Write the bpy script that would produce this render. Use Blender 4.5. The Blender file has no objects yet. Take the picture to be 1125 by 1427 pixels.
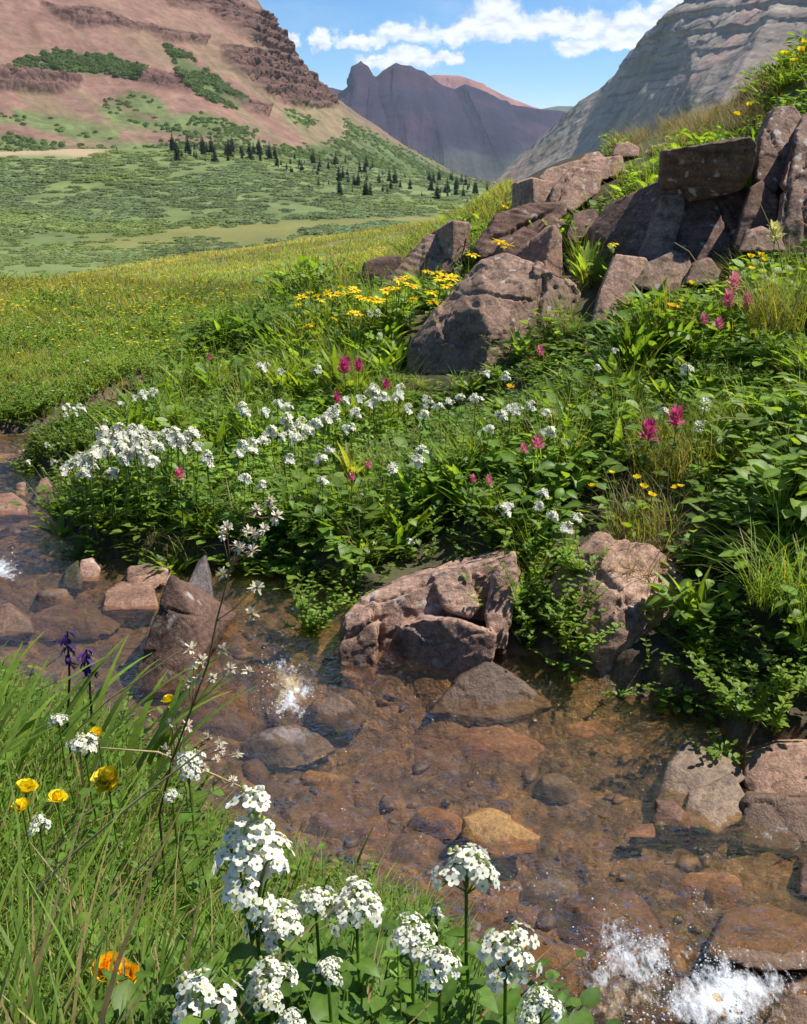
HAZE = 4e-5
import bpy, bmesh, math, random
import numpy as np
from mathutils import Vector, Matrix
R = math.radians
rng = np.random.default_rng(7)
random.seed(7)
C = bpy.context.scene.collection
scene = bpy.context.scene

# ------------------------------------------------------------------ camera model of the photograph (1125 x 1427)
FOC, TILT, CAMH = 1463.0, R(19.3), 1.3
CT, ST = math.cos(TILT), math.sin(TILT)
def ray(px, py):
    u = (np.asarray(px, float) - 562.5) / FOC; v = (713.5 - np.asarray(py, float)) / FOC
    return u, CT + v * ST, -ST + v * CT
def P(px, py, Y):
    """world point on the line of sight of a photo pixel at the depth Y along the valley"""
    a, b, c = ray(px, py); s = np.asarray(Y, float) / b
    return np.stack([a * s, b * s, CAMH + c * s], -1)
def project(p):
    d = p - np.array([0, 0, CAMH])
    fw = d[..., 1] * CT - d[..., 2] * ST; up = d[..., 1] * ST + d[..., 2] * CT
    fw = np.maximum(fw, 1e-3)
    return 562.5 + FOC * d[..., 0] / fw, 713.5 - FOC * up / fw

# ------------------------------------------------------------------ numpy noise
def _h(ix, iy, iz, s):
    n = (ix * 73856093) ^ (iy * 19349663) ^ (iz * 83492791) ^ (s * 2654435761)
    n = n & 0xffffffff
    n = ((n ^ (n >> 15)) * 2246822519) & 0xffffffff
    n = ((n ^ (n >> 13)) * 3266489917) & 0xffffffff
    return ((n ^ (n >> 16)) & 0xffff) / 65535.0
def vnoise(p, seed=0):
    p = np.asarray(p, float); i = np.floor(p).astype(np.int64); f = p - i
    f = f * f * f * (f * (f * 6 - 15) + 10)
    r = 0
    for dx in (0, 1):
        wx = f[..., 0] if dx else 1 - f[..., 0]
        for dy in (0, 1):
            wy = f[..., 1] if dy else 1 - f[..., 1]
            for dz in (0, 1):
                wz_ = f[..., 2] if dz else 1 - f[..., 2]
                r = r + wx * wy * wz_ * _h(i[..., 0] + dx, i[..., 1] + dy, i[..., 2] + dz, seed)
    return r * 2 - 1
def fbm(p, octaves=4, seed=0, gain=.5, lac=2.03):
    p = np.asarray(p, float); a = 1; r = 0; t = 0
    for k in range(octaves):
        r = r + a * vnoise(p, seed + k * 17); t += a; a *= gain; p = p * lac + 3.7
    return r / t
def ridged(p, octaves=4, seed=0):
    p = np.asarray(p, float); a = 1; r = 0; t = 0
    for k in range(octaves):
        r = r + a * (1 - 2 * np.abs(vnoise(p, seed + k * 13))); t += a; a *= .5; p = p * 2.1 + 1.3
    return r / t
def voronoi(p, seed=0):
    """nearest and second nearest distances and the id value of the nearest cell"""
    p = np.asarray(p, float); i = np.floor(p).astype(np.int64)
    f1 = np.full(p.shape[:-1], 9.); f2 = f1.copy(); idv = np.zeros(p.shape[:-1])
    for dx in (-1, 0, 1):
        for dy in (-1, 0, 1):
            for dz in (-1, 0, 1):
                c = i + np.array([dx, dy, dz])
                q = np.stack([_h(c[..., 0], c[..., 1], c[..., 2], seed + k) for k in (1, 2, 3)], -1)
                d = np.linalg.norm(c + q - p, axis=-1)
                nearer = d < f1
                f2 = np.where(nearer, f1, np.minimum(f2, d))
                idv = np.where(nearer, _h(c[..., 0], c[..., 1], c[..., 2], seed + 9), idv)
                f1 = np.where(nearer, d, f1)
    return f1, f2, idv
def facet(p, seed=0):
    """broken planes: every cell tilts its own way"""
    p = np.asarray(p, float); i = np.floor(p).astype(np.int64); f1 = np.full(p.shape[:-1], 9.); r = np.zeros(p.shape[:-1])
    for dx in (-1, 0, 1):
        for dy in (-1, 0, 1):
            for dz in (-1, 0, 1):
                c = i + np.array([dx, dy, dz])
                q = np.stack([_h(c[..., 0], c[..., 1], c[..., 2], seed + k) for k in (1, 2, 3)], -1)
                df = p - c - q; d = np.linalg.norm(df, axis=-1); nearer = d < f1
                rv = np.stack([_h(c[..., 0], c[..., 1], c[..., 2], seed + k) for k in (4, 5, 6)], -1) - .5
                r = np.where(nearer, (df * rv).sum(-1) * 1.6 + (_h(c[..., 0], c[..., 1], c[..., 2], seed + 9) - .5) * .45, r); f1 = np.where(nearer, d, f1)
    return r
def ss(a, b, x):
    t = np.clip((np.asarray(x, float) - a) / (b - a), 0, 1); return t * t * (3 - 2 * t)
def xyz(x, y, z=0.0):
    return np.stack(np.broadcast_arrays(np.asarray(x, float), np.asarray(y, float), np.asarray(z, float)), -1)
def sdpoly(x, y, poly):
    """signed distance to a closed polygon, negative inside"""
    poly = np.asarray(poly, float); x = np.asarray(x, float); y = np.asarray(y, float)
    d = np.full(x.shape, 1e18); inside = np.zeros(x.shape, bool)
    n = len(poly)
    for k in range(n):
        ax, ay = poly[k]; bx, by = poly[(k + 1) % n]
        ex, ey = bx - ax, by - ay; L = ex * ex + ey * ey + 1e-12
        t = np.clip(((x - ax) * ex + (y - ay) * ey) / L, 0, 1)
        d = np.minimum(d, (x - ax - t * ex) ** 2 + (y - ay - t * ey) ** 2)
        c = ((ay > y) != (by > y))
        xi = (bx - ax) * (y - ay) / (by - ay if by != ay else 1e-9) + ax
        inside ^= c & (x < xi)
    d = np.sqrt(d); return np.where(inside, -d, d)

# ------------------------------------------------------------------ mesh building
def mesh_np(name, V, F, mats=(), col=None, smooth=True, matidx=None):
    """V n x 3; F list of arrays (m x 3 or m x 4); col n x 3 colour of the thing itself"""
    if not isinstance(F, (list, tuple)): F = [F]
    F = [f for f in F if len(f)]
    me = bpy.data.meshes.new(name)
    V = np.ascontiguousarray(V, dtype=np.float32)
    me.vertices.add(len(V)); me.vertices.foreach_set('co', V.ravel())
    tot = np.concatenate([np.full(len(f), f.shape[1], np.int32) for f in F])
    loops = np.concatenate([np.asarray(f, np.int32).ravel() for f in F])
    start = np.concatenate([[0], np.cumsum(tot)[:-1]]).astype(np.int32)
    me.loops.add(len(loops)); me.loops.foreach_set('vertex_index', loops)
    me.polygons.add(len(tot)); me.polygons.foreach_set('loop_start', start)
    try: me.polygons.foreach_set('loop_total', tot)
    except Exception: pass
    if smooth: me.polygons.foreach_set('use_smooth', np.ones(len(tot), bool))
    for m in mats: me.materials.append(m)
    if matidx is not None: me.polygons.foreach_set('material_index', np.asarray(matidx, np.int32))
    if col is not None:
        a = me.color_attributes.new('Col', 'FLOAT_COLOR', 'POINT')
        c4 = np.ones((len(V), 4), np.float32); c4[:, :3] = col
        a.data.foreach_set('color', c4.ravel())
    me.update(calc_edges=True); me.validate()
    return me
def link(name, me, parent=None, loc=None):
    o = bpy.data.objects.new(name, me); C.objects.link(o)
    if loc is not None: o.location = [float(q) for q in loc]
    if parent is not None: o.parent = parent
    return o
def tag(o, label=None, cat=None, group=None, kind=None):
    if label: o['label'] = label
    if cat: o['category'] = cat
    if group: o['group'] = group
    if kind: o['kind'] = kind
    return o
def grid_faces(nu, nv):
    i = np.arange((nu - 1) * (nv - 1)); a = i // (nv - 1); b = i % (nv - 1)
    q = a * nv + b
    return np.stack([q, q + nv, q + nv + 1, q + 1], -1)

# ------------------------------------------------------------------ materials
class NT:
    def __init__(s, m): s.t = m.node_tree; s.t.nodes.clear()
    def n(s, typ, **kw):
        x = s.t.nodes.new(typ)
        for k, v in kw.items():
            if k.startswith('i_'):
                key = k[2:]; key = int(key) if key.isdigit() else key.replace('_', ' ')
                x.inputs[key].default_value = v
            else: setattr(x, k, v)
        return x
    def l(s, a, b): s.t.links.new(a, b)
    def ramp(s, fac, stops, interp='LINEAR'):
        r = s.n('ShaderNodeValToRGB'); r.color_ramp.interpolation = interp
        e = r.color_ramp.elements
        while len(e) < len(stops): e.new(.5)
        for k, (p, c) in enumerate(stops):
            e[k].position = p; e[k].color = (c[0], c[1], c[2], 1) if not isinstance(c, (int, float)) else (c, c, c, 1)
        s.l(fac, r.inputs[0]); return r.outputs[0]
    def mixc(s, fac, a, b, blend='MIX'):
        m = s.n('ShaderNodeMix', data_type='RGBA', blend_type=blend)
        for sock, v in ((m.inputs[0], fac), (m.inputs[6], a), (m.inputs[7], b)):
            if hasattr(v, 'is_output'): s.l(v, sock)
            elif isinstance(v, (int, float)): sock.default_value = v
            else: sock.default_value = (*v, 1)
        return m.outputs[2]
    def math(s, op, a, b=None, c=None, clamp=False):
        m = s.n('ShaderNodeMath', operation=op, use_clamp=clamp)
        for k, v in enumerate((a, b, c)):
            if v is None: continue
            if hasattr(v, 'is_output'): s.l(v, m.inputs[k])
            else: m.inputs[k].default_value = v
        return m.outputs[0]
    def noise(s, vec, scale, detail=4, rough=.55, dist=0.0, out=0):
        x = s.n('ShaderNodeTexNoise'); x.inputs['Scale'].default_value = scale; x.inputs['Detail'].default_value = detail
        x.inputs['Roughness'].default_value = rough; x.inputs['Distortion'].default_value = dist
        if vec is not None: s.l(vec, x.inputs['Vector'])
        return x.outputs[out]
def newmat(name):
    m = bpy.data.materials.new(name); m.use_nodes = True; return m, NT(m)
# ------------------------------------------------------------------ camera, sun, sky
cd = bpy.data.cameras.new('camera'); cam = bpy.data.objects.new('camera', cd); C.objects.link(cam)
cam.location = (0, 0, CAMH); cam.rotation_euler = (math.pi / 2 - TILT, 0, 0)
cd.sensor_fit = 'VERTICAL'; cd.sensor_height = 24; cd.lens = 24 * FOC / 1427
cd.clip_start = .05; cd.clip_end = 60000
scene.camera = cam
SUN_EL, SUN_AZ = R(58), R(75)          # azimuth clockwise from +Y (up the valley) towards +X
SUND = Vector((math.cos(SUN_EL) * math.sin(SUN_AZ), math.cos(SUN_EL) * math.cos(SUN_AZ), math.sin(SUN_EL)))
sd = bpy.data.lights.new('sun', 'SUN'); sd.energy = 4.6; sd.angle = R(.5); sd.color = (1, .95, .87)
so = bpy.data.objects.new('sun', sd); C.objects.link(so); so.rotation_euler = SUND.to_track_quat('Z', 'Y').to_euler()
w = bpy.data.worlds.new('World'); scene.world = w; w.use_nodes = True
t = NT(w)
sky = t.n('ShaderNodeTexSky', sky_type='NISHITA', sun_disc=False, sun_elevation=SUN_EL, sun_rotation=SUN_AZ, altitude=3000, air_density=1.0, dust_density=.1, ozone_density=4.0)
bg = t.n('ShaderNodeBackground', i_Strength=.085)
gen = t.n('ShaderNodeTexCoord').outputs['Generated']
sep = t.n('ShaderNodeSeparateXYZ'); t.l(gen, sep.inputs[0])
az = t.math('ARCTAN2', sep.outputs[0], sep.outputs[1]); el = t.math('ARCSINE', sep.outputs[2])
ae = t.n('ShaderNodeCombineXYZ'); t.l(az, ae.inputs[0]); t.l(el, ae.inputs[1])
nz = t.n('ShaderNodeTexNoise'); nz.inputs['Scale'].default_value = 52; nz.inputs['Detail'].default_value = 7; nz.inputs['Roughness'].default_value = .62
t.l(ae.outputs[0], nz.inputs['Vector'])
wv = t.n('ShaderNodeVectorMath', operation='SUBTRACT'); t.l(nz.outputs['Color'], wv.inputs[0]); wv.inputs[1].default_value = (.5, .5, .5)
wsc = t.n('ShaderNodeVectorMath', operation='MULTIPLY'); t.l(wv.outputs[0], wsc.inputs[0]); wsc.inputs[1].default_value = (.046, .030, 0)
wp = t.n('ShaderNodeVectorMath', operation='ADD'); t.l(ae.outputs[0], wp.inputs[0]); t.l(wsc.outputs[0], wp.inputs[1])
def pix_dir(px, py):
    a, b, c = ray(px, py); n = math.sqrt(a * a + b * b + c * c); return math.atan2(a, b), math.asin(c / n)
puffs = [(690, 22, 42, 24), (660, 40, 40, 14), (720, 38, 60, 18), (790, 34, 70, 16), (850, 38, 70, 16), (905, 30, 50, 20), (945, 8, 34, 18), (560, 46, 46, 13),
         (630, 48, 40, 12), (500, 56, 40, 9), (575, 80, 40, 15), (530, 84, 34, 10), (622, 78, 22, 9), (808, 66, 40, 13), (846, 62, 26, 11), (880, 58, 36, 9),
         (405, 54, 13, 8), (445, 56, 16, 10), (1200, -60, 90, 40), (1000, -40, 60, 30), (250, -120, 90, 30), (640, -260, 160, 40), (-500, 30, 160, 40), (1700, 60, 180, 40)]
acc = None; shade = None
for px, py, rx, ry in puffs:
    ca, ce = pix_dir(px, py)
    s_ = t.n('ShaderNodeVectorMath', operation='SUBTRACT'); t.l(wp.outputs[0], s_.inputs[0]); s_.inputs[1].default_value = (ca, ce, 0)
    m_ = t.n('ShaderNodeVectorMath', operation='MULTIPLY'); t.l(s_.outputs[0], m_.inputs[0]); m_.inputs[1].default_value = (FOC / rx / 1.05, FOC / ry / 1.05, 0)
    ln = t.n('ShaderNodeVectorMath', operation='LENGTH'); t.l(m_.outputs[0], ln.inputs[0])
    v = t.math('SUBTRACT', 1.15, ln.outputs['Value'], clamp=True)
    acc = v if acc is None else t.math('MAXIMUM', acc, v)
puffm = t.ramp(acc, [(.06, 0), (.25, .25), (.45, .8), (.72, 1)])
n2 = t.n('ShaderNodeTexNoise'); n2.inputs['Scale'].default_value = 60; n2.inputs['Detail'].default_value = 5
mp = t.n('ShaderNodeMapping'); mp.inputs['Scale'].default_value = (1, 2.2, 1); t.l(ae.outputs[0], mp.inputs[0]); t.l(mp.outputs[0], n2.inputs['Vector'])
ccol = t.ramp(n2.outputs[0], [(.3, (4.6, 5.1, 6.0)), (.55, (7.4, 7.6, 7.9))])
# thin veil of high cloud
vm = t.n('ShaderNodeMapping'); vm.inputs['Scale'].default_value = (5, 16, 1); t.l(ae.outputs[0], vm.inputs[0])
vn = t.noise(vm.outputs[0], 1.6, 6, .6)
veil = t.math('MULTIPLY', t.ramp(vn, [(.45, 0), (.75, 1)]), .2)
mask = t.math('MAXIMUM', puffm, veil)
hsv = t.n('ShaderNodeHueSaturation', i_Saturation=1.3, i_Value=.95); t.l(sky.outputs[0], hsv.inputs['Color'])
t.l(t.mixc(mask, hsv.outputs[0], ccol), bg.inputs[0])
out = t.n('ShaderNodeOutputWorld'); t.l(bg.outputs[0], out.inputs[0])
vs = scene.view_settings; vs.view_transform = 'Standard'; vs.look = 'None'; vs.gamma = 1; vs.use_curve_mapping = False; vs.exposure = 0.82
cy = scene.cycles
cy.use_denoising = True
cy.max_bounces = 8; cy.diffuse_bounces = 3; cy.glossy_bounces = 3; cy.transmission_bounces = 4; cy.transparent_max_bounces = 16; cy.volume_bounces = 1
cy.caustics_reflective = False; cy.caustics_refractive = False; cy.sample_clamp_indirect = 6; cy.sample_clamp_direct = 30

# haze: even thin air round everything on the ground
hz, t = newmat('haze_air')
pv = t.n('ShaderNodeVolumePrincipled'); pv.inputs['Color'].default_value = (.62, .76, 1, 1); pv.inputs['Density'].default_value = HAZE; pv.inputs['Anisotropy'].default_value = .2
o_ = t.n('ShaderNodeOutputMaterial'); t.l(pv.outputs[0], o_.inputs['Volume'])
bx = np.array([(x, y, z) for x in (-9000, 9000) for y in (-60, 6600) for z in (-400, 1250)], float)
bf = np.array([(0, 1, 3, 2), (4, 6, 7, 5), (0, 4, 5, 1), (2, 3, 7, 6), (0, 2, 6, 4), (1, 5, 7, 3)])
if HAZE > 0: tag(link('haze', mesh_np('haze', bx, [bf], [hz], smooth=False)), 'faint blue haze in the air of the valley', 'haze', kind='stuff')
# ------------------------------------------------------------------ water level, stream outline, ground
def wz(y):
    return -.05 + .05 * ss(1.22, 1.5, y) + .05 * ss(2.2, 2.5, y) + .012 * np.maximum(0, np.asarray(y, float) - 2.5)
def hit_water(px, py):
    a, b, c = ray(px, py); s = (CAMH - 0.02) / -c
    for _ in range(40): s = .5 * s + .5 * (CAMH - wz(b * s)) / -c
    return float(a * s), float(b * s)
EDGE_PX = [(-520, 640), (-350, 628), (-100, 612), (0, 606), (60, 600), (100, 582), (130, 564), (185, 551), (270, 540), (300, 549), (230, 570), (180, 610), (120, 690), (72, 738), (112, 776),
           (200, 786), (300, 788), (400, 795), (455, 815), (500, 850), (560, 890), (700, 915), (770, 920), (830, 938), (880, 962), (960, 972), (1008, 1003), (1030, 1036),
           (1080, 1048), (1140, 1062), (1190, 1110), (1240, 1230), (1290, 1390), (1350, 1600), (1100, 1800), (850, 1640), (740, 1470), (690, 1390), (640, 1335), (560, 1290), (440, 1235),
           (340, 1190), (240, 1112), (130, 1015), (0, 955), (-150, 905), (-350, 850), (-560, 800)]
EDGE = [hit_water(*q) for q in EDGE_PX]
# ground control points: pixel and depth
CP = [(480, 700, 3.45), (300, 645, 3.9), (300, 600, 4.4), (400, 540, 4.8), (590, 560, 4.4), (500, 460, 5.4), (510, 412, 6.2), (620, 365, 6.6), (700, 295, 7.3), (830, 217, 7.8),
      (900, 195, 8), (1050, 155, 7), (1125, 92, 7), (820, 385, 5.4), (1000, 372, 5.0), (800, 455, 4.6), (800, 560, 3.9), (1000, 505, 3.9), (1125, 485, 3.8), (700, 690, 3.2),
      (850, 735, 2.95), (1000, 715, 2.8), (1125, 665, 2.8), (1125, 880, 2.2), (1060, 990, 2.1), (1125, 1065, 1.95), (1500, 560, 2.6), (1600, 400, 4), (1500, 100, 7), (1700, 1080, 1.4), (1500, 1420, 1.2), (1900, 300, 3),
      (180, 660, 4.0), (240, 545, 4.9),
      (0, 575, 4.85), (-300, 580, 4.9), (-600, 590, 4.9), (0, 500, 6.2), (-300, 510, 6.2), (0, 450, 8.2), (0, 420, 10.5), (0, 404, 14), (0, 395, 18), (-300, 440, 10), (-300, 425, 18),
      (150, 535, 5.3), (150, 480, 6.8), (300, 480, 6.6), (300, 430, 9), (300, 395, 13), (300, 365, 19), (300, 353, 25), (450, 400, 9.5), (450, 365, 14), (450, 340, 21), (450, 332, 27),
      (600, 345, 15), (600, 322, 21), (600, 311, 28), (700, 310, 21), (700, 303, 28),
      (0, 408, 30), (0, 418, 50), (0, 412, 90), (0, 400, 160), (300, 372, 40), (300, 392, 70), (300, 392, 110), (300, 390, 170), (600, 330, 45), (600, 350, 80), (600, 350, 120), (600, 330, 200),
      (-400, 440, 40), (-400, 430, 100), (-400, 400, 170), (850, 260, 14), (1100, 190, 14), (850, 300, 40), (1100, 260, 40), (900, 320, 120), (1200, 310, 120), (900, 300, 400), (1200, 290, 400),
      (0, 385, 205), (0, 330, 300), (0, 265, 440), (0, 212, 600), (300, 380, 215), (300, 310, 330), (300, 255, 470), (300, 212, 640), (600, 310, 300), (600, 285, 430), (600, 262, 640), (560, 240, 800),
      (700, 268, 900), (650, 262, 1000), (-400, 360, 220), (-400, 300, 330), (-400, 230, 520), (900, 290, 900), (1300, 290, 800),
      (-400, 225, 1000), (0, 235, 1000), (300, 240, 1000), (700, 282, 1500), (1200, 290, 1500), (-500, 262, 3000), (300, 278, 3000), (700, 284, 3000), (1300, 284, 3000),
      (-500, 268, 9000), (300, 268, 9000), (900, 268, 9000), (1500, 268, 9000),
      (0, 1000, 2.0), (0, 1427, 1.0), (560, 1427, .95), (340, 1300, 1.35), (300, 1700, .6), (800, 1750, .6), (-300, 1200, 1.2), (-300, 1000, 1.6), (-600, 950, 1.9), (130, 1080, 1.75)]
_cp = np.array(CP, float)
_a, _b, _c = ray(_cp[:, 0], _cp[:, 1])
_cu, _cq, _cw = _a / _b, -_c / _b, np.log(_cp[:, 2])
_US = 1.6
_X = np.stack([_cu * _US, _cw], -1)
def _rb(d): return np.sqrt(d * d + .04)
_A = _rb(np.linalg.norm(_X[:, None] - _X[None], axis=-1))
_n = len(_X)
_M = np.zeros((_n + 3, _n + 3)); _M[:_n, :_n] = _A + np.eye(_n) * 1e-4; _M[:_n, _n] = 1; _M[:_n, _n + 1:] = _X; _M[_n, :_n] = 1; _M[_n + 1:, :_n] = _X.T
_W = np.linalg.solve(_M, np.concatenate([_cq, np.zeros(3)]))
def ground_raw(x, y):
    x = np.asarray(x, float); yy = np.maximum(np.asarray(y, float), .55); sh = x.shape
    u = np.clip(x / yy, -1.15, 1.15).ravel(); lw = np.log(yy).ravel()
    q = np.empty(u.shape)
    for k in range(0, len(u), 20000):
        sl = slice(k, k + 20000)
        X = np.stack([u[sl] * _US, lw[sl]], -1)
        q[sl] = _rb(np.linalg.norm(X[:, None] - _X[None], axis=-1)) @ _W[:_n] + _W[_n] + X @ _W[_n + 1:]
    return (CAMH - q.reshape(sh) * yy)
ISL = hit_water(112, 632)
def bed_depth(x, y, d):
    """d negative inside the stream; depth of the bed below the water level, with slabs standing up to just under it"""
    p = xyz(x, y)
    f1, f2, idv = voronoi(p * np.array([3.0, 4.2, 1]) + .35 * np.stack([fbm(p * 3, 3, 5), fbm(p * 3, 3, 6), 0 * p[..., 0]], -1), 3)
    g1, g2, idw = voronoi(p * np.array([9.0, 12, 1]) + .3 * np.stack([fbm(p * 8, 3, 15), fbm(p * 8, 3, 16), 0 * p[..., 0]], -1), 31)
    base = .022 + .050 * ss(0, .35, -d)
    return base - .018 * idv + .014 * (1 - ss(.0, .16, f2 - f1)) - .007 * idw + .006 * (1 - ss(0, .2, g2 - g1)) + .010 * fbm(p * 14, 4, 8)
def ground_z(x, y):
    x = np.asarray(x, float); y = np.asarray(y, float)
    z = ground_raw(x, y)
    near = (y < 9) & (np.abs(x) < 6)
    if near.any():
        xn, yn = x[near], y[near]
        wob = .035 * fbm(xyz(xn, yn) * 5, 3, 41)
        d = sdpoly(xn, yn, EDGE) + wob
        w_ = wz(yn)
        nb = ss(0, .05, d)
        steep = .05 + .05 * (vnoise(xyz(xn, yn) * 4, 9) * .5 + .5)
        zr = np.maximum(z[near] + .02 * fbm(xyz(xn, yn) * 3, 4, 12), w_ + steep * .9)
        zb = w_ + steep * nb + (zr - w_ - steep) * ss(.04, .55, d)
        zi = w_ - bed_depth(xn, yn, d)
        zz = np.where(d > 0, zb, np.minimum(zi, w_ - .004 + 0 * zi) * ss(0, -.06, d) + (w_ - .004) * (1 - ss(0, -.06, d)))
        # grassy islet
        r = np.hypot((xn - ISL[0]) / .19, (yn - ISL[1]) / .40) + .2 * fbm(xyz(xn, yn) * 5, 3, 77)
        zz = np.maximum(zz, np.where(r < 1.1, w_ - .05 + .13 * ss(1.1, .6, r), -9))
        z = z.copy(); z[near] = zz
    far = ss(6, 14, y)
    z = z + far * (.10 * fbm(xyz(x, y) * .25, 3, 21) + .04 * fbm(xyz(x, y) * .9, 2, 22)) * (1 - ss(60, 150, y)) + ss(150, 260, y) * 1.6 * fbm(xyz(x, y) * .016, 4, 23)
    return z
def hit_ground(px, py, y0=.7, y1=60.0):
    a, b, c = ray(px, py); s = np.geomspace(y0 / b, y1 / b, 900)
    z = ground_z(a * s, b * s); h = CAMH + c * s - z
    k = np.argmax(h < 0)
    if not (h < 0).any(): k = len(s) - 1
    s = s[k]; return np.array([a * s, b * s, CAMH + c * s])

naz, nr = 640, 780
azs = np.tan(np.linspace(R(-68), R(68), naz)); azs = np.sign(azs) * np.abs(azs)
angs = np.linspace(-1, 1, naz); angs = R(68) * (angs * .55 + .45 * angs ** 3)
rr = np.concatenate([np.geomspace(.5, 7.5, 430, endpoint=False), np.geomspace(7.5, 60, 150, endpoint=False), np.geomspace(60, 9000, 190)])
nr = len(rr)
gx = np.outer(rr, np.sin(angs)); gy = np.outer(rr, np.cos(angs)); gz = ground_z(gx, gy)
GV = np.stack([gx, gy, gz], -1).reshape(-1, 3)
gpx, gpy = project(GV)
X_, Y_ = GV[:, 0], GV[:, 1]
dst = sdpoly(X_, Y_, EDGE)
pn = xyz(X_, Y_)
n1 = fbm(pn * .5, 4, 3)[:, None]; n2_ = fbm(pn * 3, 4, 4)[:, None]; n3 = fbm(pn * .02, 5, 5)[:, None]; n4 = fbm(pn * .06, 4, 6)[:, None]
def c3(*c): return np.array(c, float)[None, :]
soil = c3(.055, .040, .026) * (1 + .4 * n2_) + c3(.02, .045, .0) * ss(1.2, 2.2, X_)[:, None] * (Y_ < 12)[:, None]
grass = c3(.085, .115, .030) * (1 + .25 * n2_) + c3(.05, .03, .0) * np.clip(n1, 0, 1)
straw = c3(.20, .165, .065)
strawm = np.clip(ss(.0, .5, n1[:, 0] + .35 * ss(8, 20, Y_)) * .6 + ss(12, 24, Y_) * .45, 0, .85)[:, None]
valley = c3(.125, .165, .050) * (1 + .45 * n4 + .3 * fbm(pn * .12, 4, 61)[:, None]) + c3(.022, .022, .004) * np.clip(n3, -1, 1)
band = np.clip(ss(18, 0, sdpoly(gpx, gpy + 5 * n4[:, 0], [(120, 345), (260, 320), (430, 312), (560, 305), (690, 300), (560, 330), (400, 330), (260, 338), (300, 362), (420, 366), (330, 380), (200, 372)])), 0, 1)[:, None]
valley = valley * (1 - band) + c3(.165, .165, .045) * band * (1 + .3 * n4)
pale = ss(10, -4, sdpoly(gpx, gpy + 6 * n4[:, 0], [(-60, 200), (60, 190), (150, 212), (140, 220), (60, 212), (-60, 218)]))[:, None]
valley = valley * (1 - pale) + c3(.36, .27, .16) * pale
g = grass * (1 - strawm) + straw * strawm
fv = ss(60, 160, Y_)[:, None]
g = g * (1 - fv) + valley * fv
bankm = (ss(.25, .0, dst) * (Y_ < 9))[:, None]
rightb = (ss(-.4, .4, X_ + .18 * (Y_ - 5) + .6) * (Y_ < 9))[:, None]
g = g * (1 - np.maximum(bankm, rightb * .8)) + soil * np.maximum(bankm, rightb * .8)
mossz = (ss(20, -20, sdpoly(gpx, gpy, [(1005, 1075), (1000, 940), (1120, 890), (1400, 890), (1400, 1180)])) * (Y_ < 4) * np.clip(.6 + .8 * fbm(pn * 6, 3, 33), 0, 1))[:, None]
g = g * (1 - mossz) + c3(.105, .120, .022) * mossz
nearb = ss(3.0, 2.2, Y_)[:, None] * (dst > 0)[:, None]
g = g * (1 - nearb * .8) + soil * nearb * .8
# stream bed stones: each slab its own brown
pb = np.stack([X_, Y_, 0 * X_], -1)
wb = .35 * np.stack([fbm(pb * 3, 3, 5), fbm(pb * 3, 3, 6), 0 * X_], -1)
_, _, idv = voronoi(pb * np.array([3.0, 4.2, 1]) + wb, 3)
wb2 = .3 * np.stack([fbm(pb * 8, 3, 15), fbm(pb * 8, 3, 16), 0 * X_], -1)
_, _, idw = voronoi(pb * np.array([9.0, 12, 1]) + wb2, 31)
idv = .55 * idv + .45 * idw
pal = np.array([(.17, .118, .078), (.21, .140, .085), (.13, .098, .072), (.20, .132, .074), (.25, .175, .105), (.115, .09, .07), (.19, .125, .08), (.23, .16, .07)])
bedc = c3(.50, .45, .37) * (pal[(idw * 7.99).astype(int)] * .6 + pal[(np.modf(idw * 7.3 + idv * 5)[0] * 7.99).astype(int)] * .4) * .6 + .4 * c3(.150, .098, .056)
bedc = bedc * (1.0 + .7 * fbm(pb * 20, 4, 51)[:, None] + .45 * fbm(pb * 60, 3, 52)[:, None])
ins = ((dst < .03) & (np.hypot((X_ - ISL[0]) / .19, (Y_ - ISL[1]) / .40) > 1.05) & (Y_ < 9))[:, None]
g = np.where(ins, bedc, g)
gm, t = newmat('ground_cover')
vc = t.n('ShaderNodeVertexColor', layer_name='Col')
geo = t.n('ShaderNodeNewGeometry')
na = t.noise(geo.outputs['Position'], 45, 5, .7)
nb_ = t.noise(geo.outputs['Position'], 1.1, 5, .65)
ncl = t.ramp(na, [(.25, .62), (.75, 1.38)]); nc2 = t.ramp(nb_, [(.25, .8), (.75, 1.2)])
col = t.mixc(1, t.mixc(1, vc.outputs[0], ncl, 'MULTIPLY'), nc2, 'MULTIPLY')
bs = t.n('ShaderNodeBsdfPrincipled', i_Roughness=.85); t.l(col, bs.inputs['Base Color']); bs.inputs['Specular IOR Level'].default_value = .25
bp = t.n('ShaderNodeBump', i_Strength=.5, i_Distance=.02); t.l(na, bp.inputs['Height']); t.l(bp.outputs[0], bs.inputs['Normal'])
o_ = t.n('ShaderNodeOutputMaterial'); t.l(bs.outputs[0], o_.inputs[0])
bm_, t = newmat('stream_bed')
vc = t.n('ShaderNodeVertexColor', layer_name='Col'); geo = t.n('ShaderNodeNewGeometry')
wn = t.n('ShaderNodeTexNoise'); wn.inputs['Scale'].default_value = 9; wn.inputs['Detail'].default_value = 5; t.l(geo.outputs['Position'], wn.inputs['Vector'])
ws = t.n('ShaderNodeVectorMath', operation='SCALE'); ws.inputs['Scale'].default_value = .12; t.l(wn.outputs['Color'], ws.inputs[0])
wq = t.n('ShaderNodeVectorMath', operation='ADD'); t.l(geo.outputs['Position'], wq.inputs[0]); t.l(ws.outputs[0], wq.inputs[1])
v1 = t.n('ShaderNodeTexVoronoi'); v1.inputs['Scale'].default_value = 26; t.l(wq.outputs[0], v1.inputs['Vector'])
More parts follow.
